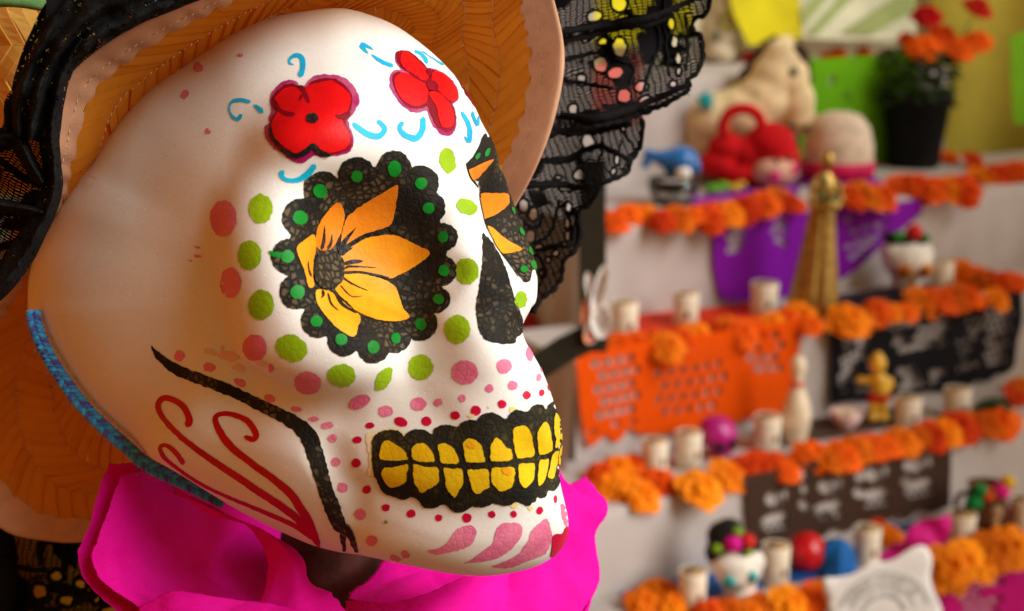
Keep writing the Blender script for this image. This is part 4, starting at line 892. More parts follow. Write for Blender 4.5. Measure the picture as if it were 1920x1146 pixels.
picado('orange_banner', 'bright orange cut paper banner with lattice holes and scalloped hem', 2, (.92, .10, .003, 1),
       [(1080,662),(1200,642),(1350,622),(1506,598),(1502,640),(1496,700),(1480,740),(1475,772),(1440,778),(1400,785),(1350,800),(1310,803),(1270,808),(1230,815),(1195,813),(1180,800),(1165,828),(1150,830),(1135,812),(1125,825),(1108,838),(1098,826),(1090,780)], oh)
ph = lattice([(1362,415),(1412,408),(1390,470),(1365,478)], 3, 5, 6.5, 6, 0) + lattice([(1440,410),(1482,405),(1480,470),(1450,450)], 3, 4, 6, 6, 0, drop=.1) + lattice([(1580,402),(1722,384),(1640,445),(1588,505)], 5, 4, 7, 6, 0, drop=.1) + [ell(1552, 440, 10, 8), ell(1548, 470, 7, 6)]
picado('purple_banner', 'purple cut paper banner hanging behind the gold statuette', 1, (.28, .012, .46, 1),
       [(1337,415),(1430,405),(1560,392),(1732,374),(1730,400),(1700,425),(1665,450),(1640,472),(1612,500),(1580,524),(1565,520),(1530,545),(1480,555),(1440,562),(1380,564),(1352,562),(1340,500)], ph)
bh = lattice([(1580,640),(1640,618),(1600,700),(1570,735)], 4, 6, 5.5, 5.5, 0, drop=.1) + lattice([(1660,605),(1790,585),(1770,650),(1680,665)], 7, 4, 8, 6.5, -25, drop=.12) + lattice([(1680,690),(1790,670),(1760,720),(1690,735)], 5, 3, 9, 7, -25, drop=.12) + lattice([(1850,580),(1905,560),(1885,680),(1845,690)], 4, 8, 5, 5.5, -20, drop=.1) + lattice([(1580,695),(1670,680),(1655,738),(1575,742)], 5, 3, 6, 5, -20, drop=.2) + lattice([(1792,602),(1848,588),(1838,690),(1782,705)], 3, 6, 6, 5, -20, drop=.2) + [ell(1640 + 22 * cos(a), 640 + 40 * sin(a), 3, 8, 20, 8) for a in np.linspace(1.2, 3.6, 7)] + [ell(1830 + 10 * i, 625 - 14 * i, 9, 3, -40, 8) for i in range(3)]
picado('black_banner', 'black cut paper banner riddled with pale holes', 2, (.014, .012, .016, 1),
       [(1556,612),(1700,590),(1915,545),(1918,600),(1908,640),(1903,690),(1880,705),(1868,700),(1850,718),(1835,712),(1815,728),(1795,722),(1770,735),(1740,732),(1710,745),(1680,742),(1640,752),(1600,752),(1556,760)], bh)
kh = []
for i, (cx, cy) in enumerate([(1447, 935), (1548, 912), (1636, 890), (1716, 872)]):
    kh += [ell(cx + 2, cy + 0, 16, 14, 0, 12), ell(cx + 31, cy - 9, 10, 12, 0, 10), ell(cx + 15, cy + 14, 5, 6, 0, 8), ell(cx + 8, cy + 35, 30, 9, -14, 12), ell(cx + 60, cy - 46, 12, 15, 25, 9), ell(cx + 65, cy - 18, 10, 11, 25, 9), ell(cx + 64, cy + 12, 12, 11, 20, 9)] + lattice([(cx - 22, cy + 48), (cx + 40, cy + 36), (cx + 38, cy + 56), (cx - 20, cy + 66)], 4, 2, 6, 4.2, -12, drop=.1)
kh = [h for h in kh if h[:, 0].max() < 1775 and h[:, 0].min() > 1404]
picado('brown_banner', 'dark brown cut paper banner with a row of skull shapes', 3, (.075, .040, .028, 1),
       [(1398,892),(1500,872),(1650,845),(1784,818),(1784,880),(1780,950),(1745,962),(1730,950),(1700,975),(1680,965),(1640,990),(1615,975),(1590,1000),(1565,988),(1535,1012),(1510,996),(1480,1016),(1440,1012),(1410,1022),(1402,960)], kh)
mh = lattice([(1790,1085),(1890,1065),(1880,1160),(1800,1180)], 5, 6, 7.5, 5.5, 30, drop=.2) + [ell(1850, 1052, 20, 7, -15)]
picado('magenta_banner', 'magenta cut paper banner on the lowest shelf beside the white sign', 4, (.66, .012, .22, 1),
       [(1752,1085),(1800,1070),(1925,1040),(1990,1030),(1990,1230),(1760,1230)], mh)
picado('pink_banner', 'salmon pink paper banner seen through the black lace', 0, (.80, .20, .17, 1), [(1090,128),(1200,120),(1205,225),(1150,240),(1095,232)], [])
picado('green_banner', 'bright green paper banner hanging from the topmost shelf', 0, (.16, .46, .010, 1),
       [(1498,112),(1600,106),(1722,98),(1722,200),(1718,300),(1600,305),(1500,312)], [ell(1560, 150, 5, 14, 30, 8), ell(1590, 180, 4, 10, -30, 8)])
# paper lying on the shelves
def flat_paper(name, label, k, c, pts, h=.004):
    V = [on_tier(k, x, y, h) for x, y in resample(np.r_[np.array(pts, float), np.array(pts[:1], float)], 40)[:-1]]; o = np.mean(V, 0)
    f2 = np.array([[(v - o) @ AT, (v - o) @ AN] for v in V]); p2, tr = triangulate(f2, (), .03)
    W_ = np.array([o + AT * a + AN * b_ + AZ * (.0025 * noise.noise((a * 30, b_ * 30, k)) + .001) for a, b_ in p2])
    ob = mk(name, W_ - o, tr, simple(name + '_tissue', c, .6, .2, 20), None, o); tag(ob, label, 'paper', 'cut paper sheets lying on the altar')
flat_paper('orange_paper', 'red orange paper lying under the row of candles above the orange banner', 2, (.62, .035, .008, 1), [(1190,588),(1330,578),(1440,565),(1470,590),(1350,612),(1200,632)])
flat_paper('black_paper', 'black paper lying on the shelf in front of the red flowered skull', 2, (.02, .016, .02, 1), [(1565,556),(1690,536),(1760,530),(1770,560),(1600,585)])
flat_paper('brown_paper', 'brown paper lying on the shelf behind the bowling pin', 3, (.09, .055, .045, 1), [(1410,808),(1560,782),(1700,760),(1720,790),(1560,820),(1430,842)])
flat_paper('purple_paper', 'purple paper lying on the shelf under the red plush toy', 1, (.26, .03, .36, 1), [(1295,372),(1400,355),(1500,345),(1500,362),(1380,380),(1300,384)])
flat_paper('magenta_paper', 'magenta paper lying on the lowest shelf between candles', 4, (.62, .012, .24, 1), [(1640,1050),(1700,1000),(1775,985),(1790,1015),(1700,1050)])
flat_paper('blue_paper', 'blue paper lying under the red ball', 4, (.015, .09, .36, 1), [(1420,1090),(1520,1050),(1610,1040),(1600,1070),(1500,1090)])
flat_paper('blue_paper', 'blue paper corner lying at the left end of the lowest shelf', 4, (.012, .10, .38, 1), [(1158,1106),(1225,1085),(1290,1066),(1300,1090),(1215,1130),(1186,1150)])
flat_paper('blue_paper', 'blue paper strip lying under the black haired sugar skull', 4, (.012, .10, .38, 1), [(1300,1080),(1420,1062),(1440,1090),(1400,1130),(1310,1140)])
def stand_paper(name, label, k, c, pts, h0=0, dn=0):
    """a stiff crumpled scrap standing on a shelf"""
    bx = np.mean([p[0] for p in pts]); by = max(p[1] for p in pts); o = on_tier(k, bx, by); sc = ((o - CAM) @ CF) / FPX
    f2 = resample(np.r_[np.array(pts, float), np.array(pts[:1], float)], 44)[:-1]; p2, tr = triangulate(f2, (), 9)
    W_ = np.array([(x - bx) * sc * CR + (by - y) * sc * AZ * 1.02 + np.array([0, 1, 0]) * (.012 * noise.noise((x * .03, y * .03, bx)) + .004 * noise.noise((x * .1, y * .1, 4))) for x, y in p2])
    ob = mk(name, W_, tr, simple(name + '_tissue', c, .5, .2, 20), None, o); md = ob.modifiers.new('solid', 'SOLIDIFY'); md.thickness = .0008
    tag(ob, label, 'paper'); return ob
stand_paper('blue_paper_scrap', 'small blue paper scrap standing above the white sign', 4, (.008, .11, .28, 1), [(1663,975),(1690,985),(1712,968),(1708,990),(1688,1008),(1672,998)])
stand_paper('magenta_paper_scrap', 'tall magenta paper scrap standing right of the brown jug', 4, (.62, .012, .26, 1), [(1868,1000),(1880,950),(1903,938),(1900,970),(1888,1000)])
stand_paper('magenta_paper_scrap', 'broad magenta paper scrap rising behind the white sign', 4, (.66, .012, .24, 1), [(1690,1030),(1700,990),(1730,970),(1776,962),(1778,985),(1765,1040),(1720,1045)])

# ---- marigolds
def flower_mesh(name, seed, layers=6):
    r = np.random.default_rng(seed); V, Fc = [], []
    for L in range(layers):
        q = L / (layers - 1); n = int(15 - 8 * q); R = 1.0 - .62 * q; hz = .05 + .50 * q
        for i in range(n):
            a = 2 * pi * (i + .5 * (L % 2)) / n + r.normal(0, .12); w_ = .26 * R + .10; rr_ = R * r.uniform(.86, 1.1); up = hz + r.normal(0, .04)
            b = len(V)
            for s, wd, zz in ((.15, .5, up * .75), (.62, 1.0, up + .13), (1.0, .8, up + .02 + .10 * q)):
                for k in (-1, 0, 1):
                    ang = a + k * w_ * wd / max(R, .3) * .9; ra = rr_ * s * (1 if k == 0 else .95)
                    V.append((ra * cos(ang), ra * sin(ang), zz + (.07 if k == 0 else -.02) * (1 if s > .5 else 0) + r.normal(0, .025)))
            for u in (0, 1):
                for k in (0, 1): Fc.append((b + u * 3 + k, b + u * 3 + k + 1, b + u * 3 + k + 4, b + u * 3 + k + 3))
    b = len(V); v, f = ball((0, 0, .14), (.80, .80, .30), 10, 6); V += [tuple(x) for x in v]; Fc += [tuple(i + b for i in q) for q in f]
    me = bpy.data.meshes.new(name); me.from_pydata(V, [], Fc); me.update(); return me
MGM = [simple('marigold_orange', (.88, .20, .004, 1), .7, .35, 60), simple('marigold_deep_orange', (.80, .11, .004, 1), .7, .35, 60), simple('marigold_gold', (.90, .245, .006, 1), .7, .3, 60), simple('marigold_red', (.62, .05, .006, 1), .7, .3, 60)]
for m_ in MGM:
    nt_ = m_.node_tree; pr = [n for n in nt_.nodes if n.type == 'BSDF_PRINCIPLED'][0]; src = pr.inputs['Base Color'].links[0].from_socket
    oi = nt_.nodes.new('ShaderNodeObjectInfo'); tc = nt_.nodes.new('ShaderNodeTexCoord'); sx_ = nt_.nodes.new('ShaderNodeSeparateXYZ'); nt_.links.new(tc.outputs['Object'], sx_.inputs[0])
    hv = nt_.nodes.new('ShaderNodeHueSaturation'); mr = nt_.nodes.new('ShaderNodeMapRange'); mr.inputs[3].default_value = .78; mr.inputs[4].default_value = 1.25; nt_.links.new(oi.outputs['Random'], mr.inputs[0]); nt_.links.new(mr.outputs[0], hv.inputs['Value'])
    mh_ = nt_.nodes.new('ShaderNodeMapRange'); mh_.inputs[3].default_value = .486; mh_.inputs[4].default_value = .504; nt_.links.new(oi.outputs['Random'], mh_.inputs[0]); nt_.links.new(mh_.outputs[0], hv.inputs['Hue'])
    nt_.links.new(src, hv.inputs['Color']); nt_.links.new(hv.outputs[0], pr.inputs['Base Color'])
MGX = {}
def mg_mesh(var, mi):
    if (var, mi) not in MGX:
        me = flower_mesh('marigold', 50 + var); me.materials.append(MGM[mi]); me.polygons.foreach_set('use_smooth', [False] * len(me.polygons)); MGX[(var, mi)] = me
    return MGX[(var, mi)]
def marigold(k, px, py, r_px, mi, label, group):
    py += .08 * r_px; pos = on_tier(k, px, py, .012); nn = (pos - EDGE[k]) @ AN
    over = nn > .028
    if over: pos = on_front(k, px, py, .030)
    sc = ((pos - CAM) @ CF) / FPX; o = bpy.data.objects.new('marigold', mg_mesh(RNG.integers(4), mi)); COL.objects.link(o)
    r = r_px * RNG.uniform(1.25, 1.5) * sc; o.scale = (r, r, r * RNG.uniform(.85, 1.1)); o.location = tuple(pos - AZ * .008)
    tilt = RNG.uniform(.3, .8) if not over else RNG.uniform(.9, 1.35)
    o.rotation_euler = (tilt, 0, YAW * .6 + RNG.normal(0, .5)); tag(o, label, 'marigold', group); return o
ROWS = [
 (1, 'orange marigold in the garland edging the shelf of plush toys', 'marigolds along the toy shelf', [(1150,413,24,1),(1178,402,27,1),(1205,400,27,0),(1243,408,22,1),(1272,405,24,0),(1300,400,26,1),(1332,402,24,1),(1362,396,27,0),(1395,390,30,1),(1428,382,30,1),(1460,372,28,0),(1484,380,24,1),(1582,372,32,1),(1618,366,38,0),(1650,366,28,1),(1690,348,26,1),(1716,350,30,1),(1748,352,30,1),(1780,350,28,0),(1808,352,28,1),(1838,330,30,0),(1868,328,32,1),(1898,326,30,1),(1918,318,26,0),(1822,300,20,1),(1755,288,20,1),(1778,294,22,1)]),
 (2, 'orange marigold in the garland above the orange banner', 'marigolds above the orange banner', [(1098,652,26,1),(1128,645,26,0),(1160,640,26,1),(1192,640,28,1),(1222,636,30,1),(1250,645,26,0),(1276,634,26,1),(1305,622,28,0),(1332,612,28,1),(1360,610,28,0),(1388,618,30,1),(1418,610,24,1),(1446,602,28,0),(1474,598,28,1),(1500,590,30,0),(1518,605,22,1)]),
 (2, 'orange marigold in the garland above the black banner', 'marigolds above the black banner', [(1590,597,32,0),(1618,590,26,0),(1644,580,26,1),(1672,580,18,0),(1702,578,18,1),(1728,562,28,0),(1760,560,30,1),(1790,556,28,0),(1815,556,28,1),(1800,508,28,0),(1828,520,28,1),(1856,530,30,0),(1882,534,28,1),(1868,555,22,0),(1905,530,22,1)]),
 (3, 'orange marigold heaped at the left end of the candle shelf', 'marigolds heaped at the left end of a shelf', [(1128,885,28,1),(1158,876,32,0),(1188,870,26,1),(1166,915,32,0),(1200,922,34,0),(1232,900,32,1),(1136,912,26,1)]),
 (3, 'round golden orange marigold alone between the candles and the purple skull', 'marigold alone on the shelf', [(1310,912,38,2)]),
 (3, 'orange marigold in the short garland left of the brown banner', 'marigolds left of the brown banner', [(1362,885,30,0),(1392,874,30,1),(1422,870,30,1),(1452,868,32,1),(1474,876,24,1)]),
 (3, 'orange marigold in the garland above the brown banner', 'marigolds above the brown banner', [(1524,852,32,1),(1552,856,26,0),(1580,850,28,1),(1606,838,28,0),(1634,834,28,1),(1662,832,28,1),(1690,824,28,0),(1718,816,28,0),(1746,812,28,1),(1772,806,28,0),(1798,798,28,1),(1826,790,28,0),(1850,792,26,0),(1872,788,30,1),(1892,780,22,0),(1900,742,26,1),(1918,722,26,0)]),
 (4, 'orange marigold on the lowest shelf below the black haired skull', 'marigolds on the lowest shelf by the small skull', [(1206,1126,30,0),(1238,1112,34,2),(1262,1130,28,0),(1330,1146,26,1),(1368,1140,28,0),(1400,1142,26,0),(1424,1124,30,0),(1476,1124,34,2),(1520,1114,30,1),(1542,1106,24,0),(1498,1136,26,0)]),
 (4, 'golden orange marigold beside the white sign', 'marigolds beside the white sign', [(1640,988,26,1),(1664,1000,26,0),(1772,1052,34,2),(1806,1040,34,2),(1832,1050,30,2),(1862,1026,34,2),(1892,1020,34,2),(1918,1022,28,0),(1790,1075,26,2)]),
 (0, 'dark orange marigold on the topmost shelf behind the plush horse', 'dark marigolds on the topmost shelf', [(1078,112,24,1),(1102,106,26,3),(1128,112,26,1),(1154,106,26,3),(1180,112,22,1),(1112,84,24,1),(1142,80,24,3),(1168,84,22,1),(1390,102,18,3),(1408,106,16,3),(1488,92,20,3),(1512,95,22,3),(1538,98,22,3),(1566,98,20,3),(1612,96,20,3),(1638,92,22,3),(1655,94,16,3)]),
]
ORD = 'first second third fourth fifth sixth seventh eighth ninth tenth eleventh twelfth thirteenth fourteenth fifteenth sixteenth seventeenth eighteenth nineteenth twentieth twenty-first twenty-second twenty-third twenty-fourth twenty-fifth twenty-sixth twenty-seventh twenty-eighth twenty-ninth thirtieth'.split()
for k, lab, grp, pts in ROWS:
    for i, (x, y, r, mi) in enumerate(sorted(pts)):
        l2 = lab if len(pts) == 1 else (ORD[i] + ' from the left, ' + lab.replace('in the garland ', '').replace('heaped ', 'heaped '))
        marigold(k, x, y, r, mi, l2, grp if len(pts) > 1 else None)

# ---- votive candles
WAX = simple('candle_wax', (.80, .70, .56, 1), .45, .08, 60, **{'Subsurface_Weight': .2, 'Subsurface_Radius': (.01, .006, .003)}); STAIN = simple('brown_print', (.24, .10, .03, 1), .6, .4, 250); WICK = simple('wick', (.03, .025, .02, 1), .9)
C0_AMBER = simple('melted_wax', (.50, .30, .12, 1), .35)
def candle(k, px, py, wpx, hpx, label):
    o = on_tier(k, px, py); sc = ((o - CAM) @ CF) / FPX; r = wpx * sc / 2; h = hpx * sc * 1.0
    t = thing('votive_candle', label, 'candle', o, RNG.uniform(-.3, .3), 'white votive candles on the altar')
    V, Fc = lathe([(r * .93, 0), (r * .97, h * .02), (r * .95, h * .5), (r, h * .97), (r * .96, h), (r * .85, h * .99), (r * .75, h * .93), (r * .2, h * .91)], 20); mk('wax', V, Fc, WAX, t)
    V, Fc = lathe([(r * .84, h * .982), (r * .6, h * .955), (r * .2, h * .935)], 16); mk('melted_top', V, Fc, C0_AMBER, t)
    V, Fc = tube([(0, 0, h * .88), (.0006, .0005, h * .95), (.002, 0, h * 1.0)], .0011, 5); mk('wick', V, Fc, WICK, t)
    a0 = RNG.uniform(-.9, -.4); V, Fc = [], []
    for i in range(5):
        for j in range(5): a = -pi / 2 + .55 + a0 * .3 + (i - 2) * .09 * (1 - .25 * abs(j - 2)); V.append((r * 1.01 * cos(a), r * 1.01 * sin(a), h * (.30 + .055 * j)))
    mk('printed_mark', V, gridfaces(5, 5), STAIN, t)
for a in [(2,1170,634,52,70,'white candle at the left end of the shelf above the orange banner'), (2,1285,610,50,63,'white candle in the middle of the marigolds above the orange banner'), (2,1432,592,52,64,'white candle in front of the purple banner left of the gold statuette'), (2,1764,545,42,56,'white candle just right of the red flowered sugar skull'),
          (3,1227,884,50,62,'cream candle at the left end above the heaped marigolds'), (3,1290,874,50,68,'taller cream candle touching the purple skull'), (3,1437,842,52,66,'white candle left of the bowling pin'), (3,1700,800,50,58,'white candle right of the small yellow toy figure'), (3,1792,782,50,56,'white candle left of the dark green leaf'),
          (4,1297,1140,54,76,'white candle standing left of the black haired sugar skull'), (4,1452,1096,54,80,'white candle between the black haired sugar skull and the red ball'), (4,1624,1056,50,72,'white candle behind the white sign'), (4,1800,1018,54,60,'white candle in front of the brown jug'), (4,1915,1000,50,70,'white candle at the right edge of the picture')]:
    candle(*a)

# ---- toys and figures (built from rounded forms fused into one surface)
def fuse(name, parts, mat, parent, voxel, smooth=3):
    V, Fc = merge(parts); me = bpy.data.meshes.new(name); me.from_pydata([tuple(map(float, v)) for v in V], [], Fc); me.update()
    o = bpy.data.objects.new(name, me); COL.objects.link(o); m = o.modifiers.new('r', 'REMESH'); m.mode = 'VOXEL'; m.voxel_size = voxel; m2 = o.modifiers.new('s', 'SMOOTH'); m2.iterations = smooth; m2.factor = .6
    dg = bpy.context.evaluated_depsgraph_get(); nm = bpy.data.meshes.new_from_object(o.evaluated_get(dg)); o.modifiers.clear(); o.data = nm; bpy.data.meshes.remove(me); nm.name = name
    nm.materials.clear(); nm.materials.append(mat); nm.polygons.foreach_set('use_smooth', [True] * len(nm.polygons)); o.parent = parent; return o
class Toy:
    """local space of a figure standing on shelf k: picture points become metres across, up and in depth"""
    def __init__(s, name, label, cat, k, bx, by, group=None, h=0):
        s.o = on_tier(k, bx, by, h); s.sc = ((s.o - CAM) @ CF) / FPX; s.bx, s.by = bx, by; s.e = thing(name, label, cat, s.o, 0, group)
    def L(s, x, y, d=0): return np.array([(x - s.bx) * s.sc, d * s.sc, (s.by - y) * s.sc * 1.02])
    def b(s, x, y, rx, ry=None, d=0, rd=None): ry = ry or rx; return ball(s.L(x, y, d), np.array([rx, rd or rx, ry]) * s.sc, 14, 9)
    def fuse(s, name, parts, mat, vox=4, smooth=3): return fuse(name, parts, mat, s.e, vox * s.sc, smooth)
    def blob(s, name, x, y, rx, ry, mat, d=0, rd=None): v, f = s.b(x, y, rx, ry, d, rd); return mk(name, v, f, mat, s.e)
    def lathe(s, name, prof, mat, x=None, n=20, d=0):
        v, f = lathe([(r * s.sc, (s.by - y) * s.sc * 1.02) for r, y in prof], n); v = v + np.array([((x if x is not None else s.bx) - s.bx) * s.sc, d * s.sc, 0]); return mk(name, v, f, mat, s.e)
    def chain(s, pts): return [s.b(*p) for p in pts]
C = lambda n, c, r=.6, **k: bpy.data.materials.get(n) or simple(n, c, r, **k)
BEIGE = C('beige_plush', (.74, .58, .34, 1), .9, bump=.6, bscale=900); BRN = C('brown_yarn', (.045, .016, .008, 1), .9); TEAL = C('teal_felt', (.01, .32, .36, 1), .8); DKG = C('dark_green_bead', (.02, .05, .03, 1), .3)
h = Toy('plush_horse', 'beige plush horse with brown mane and a teal star', 'plush toy', 1, 1370, 338)
h.fuse('body', h.chain([(1335,232,62,56),(1380,222,66,56),(1320,270,44,55),(1400,265,52,55),(1308,312,26,28),(1345,314,26,26),(1402,312,28,28),(1420,190,54,52),(1440,150,46,48),(1452,118,38,40),(1470,150,40,50),(1486,195,36,42),(1492,228,34,30),(1462,92,14,20)]), BEIGE, 4, 16)
h.fuse('mane', h.chain([(1388,152,12,18),(1400,135,12,18),(1412,115,12,18),(1425,96,11,14),(1440,84,9,10)]) , BRN); h.fuse('forelock', h.chain([(1482,98,10,10,-20),(1494,112,9,14,-18),(1503,132,8,16,-10),(1508,152,7,14,-5)]), BRN)
h.fuse('tail', h.chain([(1283,205,10,16),(1274,225,10,18),(1272,250,9,18),(1277,272,8,14)]), BRN)
h.blob('eye', 1472, 138, 8, 8, DKG, -38, 4); h.blob('nostril', 1472, 236, 7, 7, DKG, -30, 4); h.blob('nostril', 1500, 238, 6, 6, DKG, -28, 4)
sp = [(1311 + (19 if i % 2 == 0 else 11) * sin(i * pi / 5), 187 - (19 if i % 2 == 0 else 11) * cos(i * pi / 5)) for i in range(10)]
V = [h.L(x, y, -60) for x, y in sp] + [h.L(x, y, -48) for x, y in sp] + [h.L(1311, 187, -64)]
mk('star', V, [(i, (i + 1) % 10, 10 + (i + 1) % 10, 10 + i) for i in range(10)] + [(20, (i + 1) % 10, i) for i in range(10)], TEAL, h.e, None, False)
REDP = C('red_plush', (.52, .006, .010, 1), .85, bump=.5, bscale=900); FACE = C('pale_pink_felt', (.70, .40, .30, 1), .8); HOT = C('hot_pink_felt', (.75, .03, .22, 1), .8)
d = Toy('plush_doll', 'red plush toy with a pale pink cheeked face and a looped red tail', 'plush toy', 1, 1400, 352)
d.fuse('body', d.chain([(1440,272,48,42),(1452,298,46,40),(1400,290,36,32),(1360,278,36,28),(1345,308,40,26),(1385,325,40,24),(1420,335,30,18)]), REDP)
tr = [(1385 + 36 * cos(a), 238 + 32 * sin(a), -12) for a in np.linspace(0, 2 * pi, 24, endpoint=False)]; V, Fc = tube([d.L(*q) for q in tr], 11 * d.sc, 8, True); mk('tail', V, Fc, REDP, d.e)
d.blob('face', 1447, 318, 44, 30, FACE, -22, 40); d.blob('cheek', 1441, 322, 10, 10, HOT, -62, 4); d.blob('cheek', 1478, 312, 8, 9, HOT, -52, 4); d.blob('eye', 1446, 296, 5, 6, DKG, -50, 4); d.blob('eye', 1470, 292, 4, 6, DKG, -46, 4)
BLU = C('blue_enamel', (.010, .13, .42, 1), .3); WHT = C('white_enamel', (.78, .74, .70, 1), .35)
GLASS = NT('clear_glass'); GLASS = GLASS.fin(Base_Color=(.92, .93, .92, 1), Roughness=.05, Transmission_Weight=1.0, IOR=1.45)
g = Toy('glass_bowl', 'clear glass bowl standing under the blue toy fish', 'glass bowl', 1, 1262, 384)
g.lathe('bowl', [(30,384),(34,380),(46,362),(50,336),(48,336),(44,360),(32,377),(4,379)], GLASS)
f_ = Toy('toy_fish', 'blue toy fish with a white belly resting on the clear glass bowl', 'toy fish', 1, 1262, 338, None); f_.e.location = tuple(g.o + AZ * 50 * g.sc)
f_.fuse('body', f_.chain([(1272,308,32,24),(1250,306,22,16),(1232,302,14,10),(1218,297,10,8),(1214,314,9,9),(1292,318,16,16),(1262,322,18,14)]), BLU, 3); f_.blob('belly', 1275, 326, 13, 14, WHT, -24, 8); f_.blob('eye', 1293, 308, 4, 4, WHT, -18, 4)
b = Toy('toy_frog', 'small flat green and yellow toy lying before the red plush toy', 'toy', 1, 1360, 364); b.fuse('body', b.chain([(1338,354,20,9),(1355,350,16,10)]), C('leaf_green_plastic', (.10, .36, .01, 1), .4), 3); b.fuse('legs', b.chain([(1376,352,14,8),(1390,346,10,7)]), C('yellow_plastic', (.60, .36, .02, 1), .4), 3)
rb = Toy('red_box', 'plain red block behind the black lace beside the plush horse', 'box', 1, 1228, 318); V, Fc = box((0, 0, 62 * rb.sc), (62 * rb.sc, 50 * rb.sc, 124 * rb.sc)); mk('body', V, Fc, C('red_card', (.50, .004, .010, 1), .5), rb.e, None, False); V, Fc = box((0, 0, 126 * rb.sc), (66 * rb.sc, 54 * rb.sc, 8 * rb.sc)); mk('lid', V, Fc, C('red_card', (.5, .004, .01, 1)), rb.e, None, False)
sh = Toy('sun_hat', 'small pale straw hat with a pink band and purple brim', 'hat', 1, 1568, 342)
sh.lathe('crown', [(66,326),(66,300),(64,270),(56,240),(40,220),(20,213),(2,212)], C('pale_felt', (.66, .52, .40, 1), .8, bump=.4, bscale=700), n=28); sh.lathe('band', [(68.5,328),(69,314),(68,301),(66,301)], C('pink_ribbon', (.60, .012, .10, 1), .5), n=28); sh.lathe('brim', [(60,330),(84,338),(86,340),(60,334)], C('purple_ribbon', (.25, .02, .36, 1), .6), n=28)
# flower pot
pt = Toy('potted_marigolds', 'black flower pot of red orange blooms at the end of the toy shelf', 'potted plant', 1, 1712, 312)
pt.lathe('pot', [(44,312),(46,308),(62,190),(66,190),(66,176),(61,176),(56,190),(10,192)], C('black_plastic', (.008, .008, .009, 1), .7), n=24)
LEAF = C('dark_leaf', (.030, .060, .012, 1), .6, var=.5); lv = []
for i in range(620):
    a = RNG.uniform(0, 2 * pi); r = 78 * sqrt(RNG.random()); y = RNG.uniform(95, 188) - 10 * (1 - r / 78); c0 = pt.L(1712 + r * cos(a) - 8, y + r * .15, r * sin(a)); n_ = RNG.normal(0, 1, 3); n_ /= np.linalg.norm(n_); u_ = np.cross(n_, [.3, .2, .9]); u_ /= np.linalg.norm(u_); w2 = np.cross(n_, u_); L_ = RNG.uniform(.008, .018)
    lv.append(([c0 - u_ * L_, c0 + w2 * L_ * .35 + n_ * .002, c0 + u_ * L_, c0 - w2 * L_ * .35 + n_ * .002], [(0, 1, 2, 3)]))
V, Fc = merge(lv); mk('foliage', V, Fc, LEAF, pt.e, None, False)['kind'] = 'stuff'
for x, y, r, dd in [(1718,42,24,0),(1708,98,28,-30),(1752,78,24,10),(1772,100,26,-20),(1808,28,24,0),(1818,88,24,10),(1735,92,22,-10),(1690,80,14,20)]:
    V, Fc = tube(cat_rom([pt.L(1712, 190, 0), pt.L((x + 1712) / 2 + 5, (y + 200) / 2, dd * .5), pt.L(x, y + 8, dd)], 6), .0016, 5); sm_ = mk('stem', V, Fc, LEAF, pt.e)
    fo = bpy.data.objects.new('bloom', mg_mesh(1, 3 if y < 60 else 1)); COL.objects.link(fo); fo.parent = pt.e; fo.location = tuple(pt.L(x, y + 4, dd)); fo.scale = (r * 1.35 * pt.sc,) * 3; fo.rotation_euler = (.6, 0, RNG.uniform(-.6, .6))
# gold statuette
GOLD = C('gold_metal', (.40, .25, .07, 1), .42, metal=1.0, var=.3, scale=70)
st_ = Toy('gold_statuette', 'tall gold robed statuette standing before the purple banner', 'statuette', 2, 1522, 592)
prof = [(46,592),(47,584),(44,560),(38,520),(31,470),(26,430),(22,400),(24,375),(27,358),(22,342),(12,332),(8,326)]; n = 48; V = []
for r, y in prof:
    for k in range(n):
        a = 2 * pi * k / n; q = r * (1 + (.10 * cos(a * 10) if y > 395 else .03 * cos(a * 6))); xx = 14 * (592 - y) / 290
        V.append(st_.L(1522 + q * cos(a) + xx, y, q * sin(a) * .8))
mk('robe', V, gridfaces(len(prof), n, True) + [tuple(range(n))], GOLD, st_.e)
st_.blob('head', 1537, 306, 13, 17, GOLD); st_.fuse('arms', st_.chain([(1512,352,9,10,-10),(1508,372,8,12,-18),(1518,386,8,9,-26),(1530,384,8,8,-30),(1558,354,9,10,-10),(1560,374,8,12,-18),(1550,386,8,9,-26),(1540,380,8,9,-30)]), GOLD, 3)
for x, y in ((1522,365),(1545,372),(1530,340)): st_.blob('jewel', x, y, 5, 5, C('green_glass', (.01, .20, .10, 1), .1), -27, 4)
# sugar skulls
SUG = C('white_sugar', (.80, .75, .68, 1), .6, bump=.3, bscale=900)
k1 = Toy('sugar_skull', 'white sugar skull with orange eyes and a red flower on top', 'sugar skull', 2, 1692, 548, 'small decorated skulls on the altar')
k1.fuse('skull', k1.chain([(1696,486,47,38),(1680,474,36,22),(1714,474,32,22),(1697,526,29,26),(1697,540,22,12)]), SUG)
for x in (1684, 1720): k1.blob('eye', x, 500, 15, 14, C('orange_icing', (.62, .20, .02, 1), .5), -41 if x < 1700 else -37, 9); k1.blob('pupil', x, 500, 7, 7, C('brown_icing', (.14, .04, .01, 1), .5), -49 if x < 1700 else -45, 5)
k1.blob('nose', 1701, 522, 4, 6, C('brown_icing', (.14, .04, .01, 1)), -34, 4); k1.fuse('hair', k1.chain([(1670,447,22,13),(1690,449,26,11),(1714,452,19,10)]), C('black_icing', (.015, .013, .012, 1), .5)); k1.fuse('leaves', k1.chain([(1672,442,15,10,-12),(1724,444,11,9,-12)]), C('green_icing', (.03, .20, .02, 1), .5), 3); k1.blob('flower', 1703, 434, 16, 16, C('red_icing', (.55, .02, .02, 1), .5), -12)
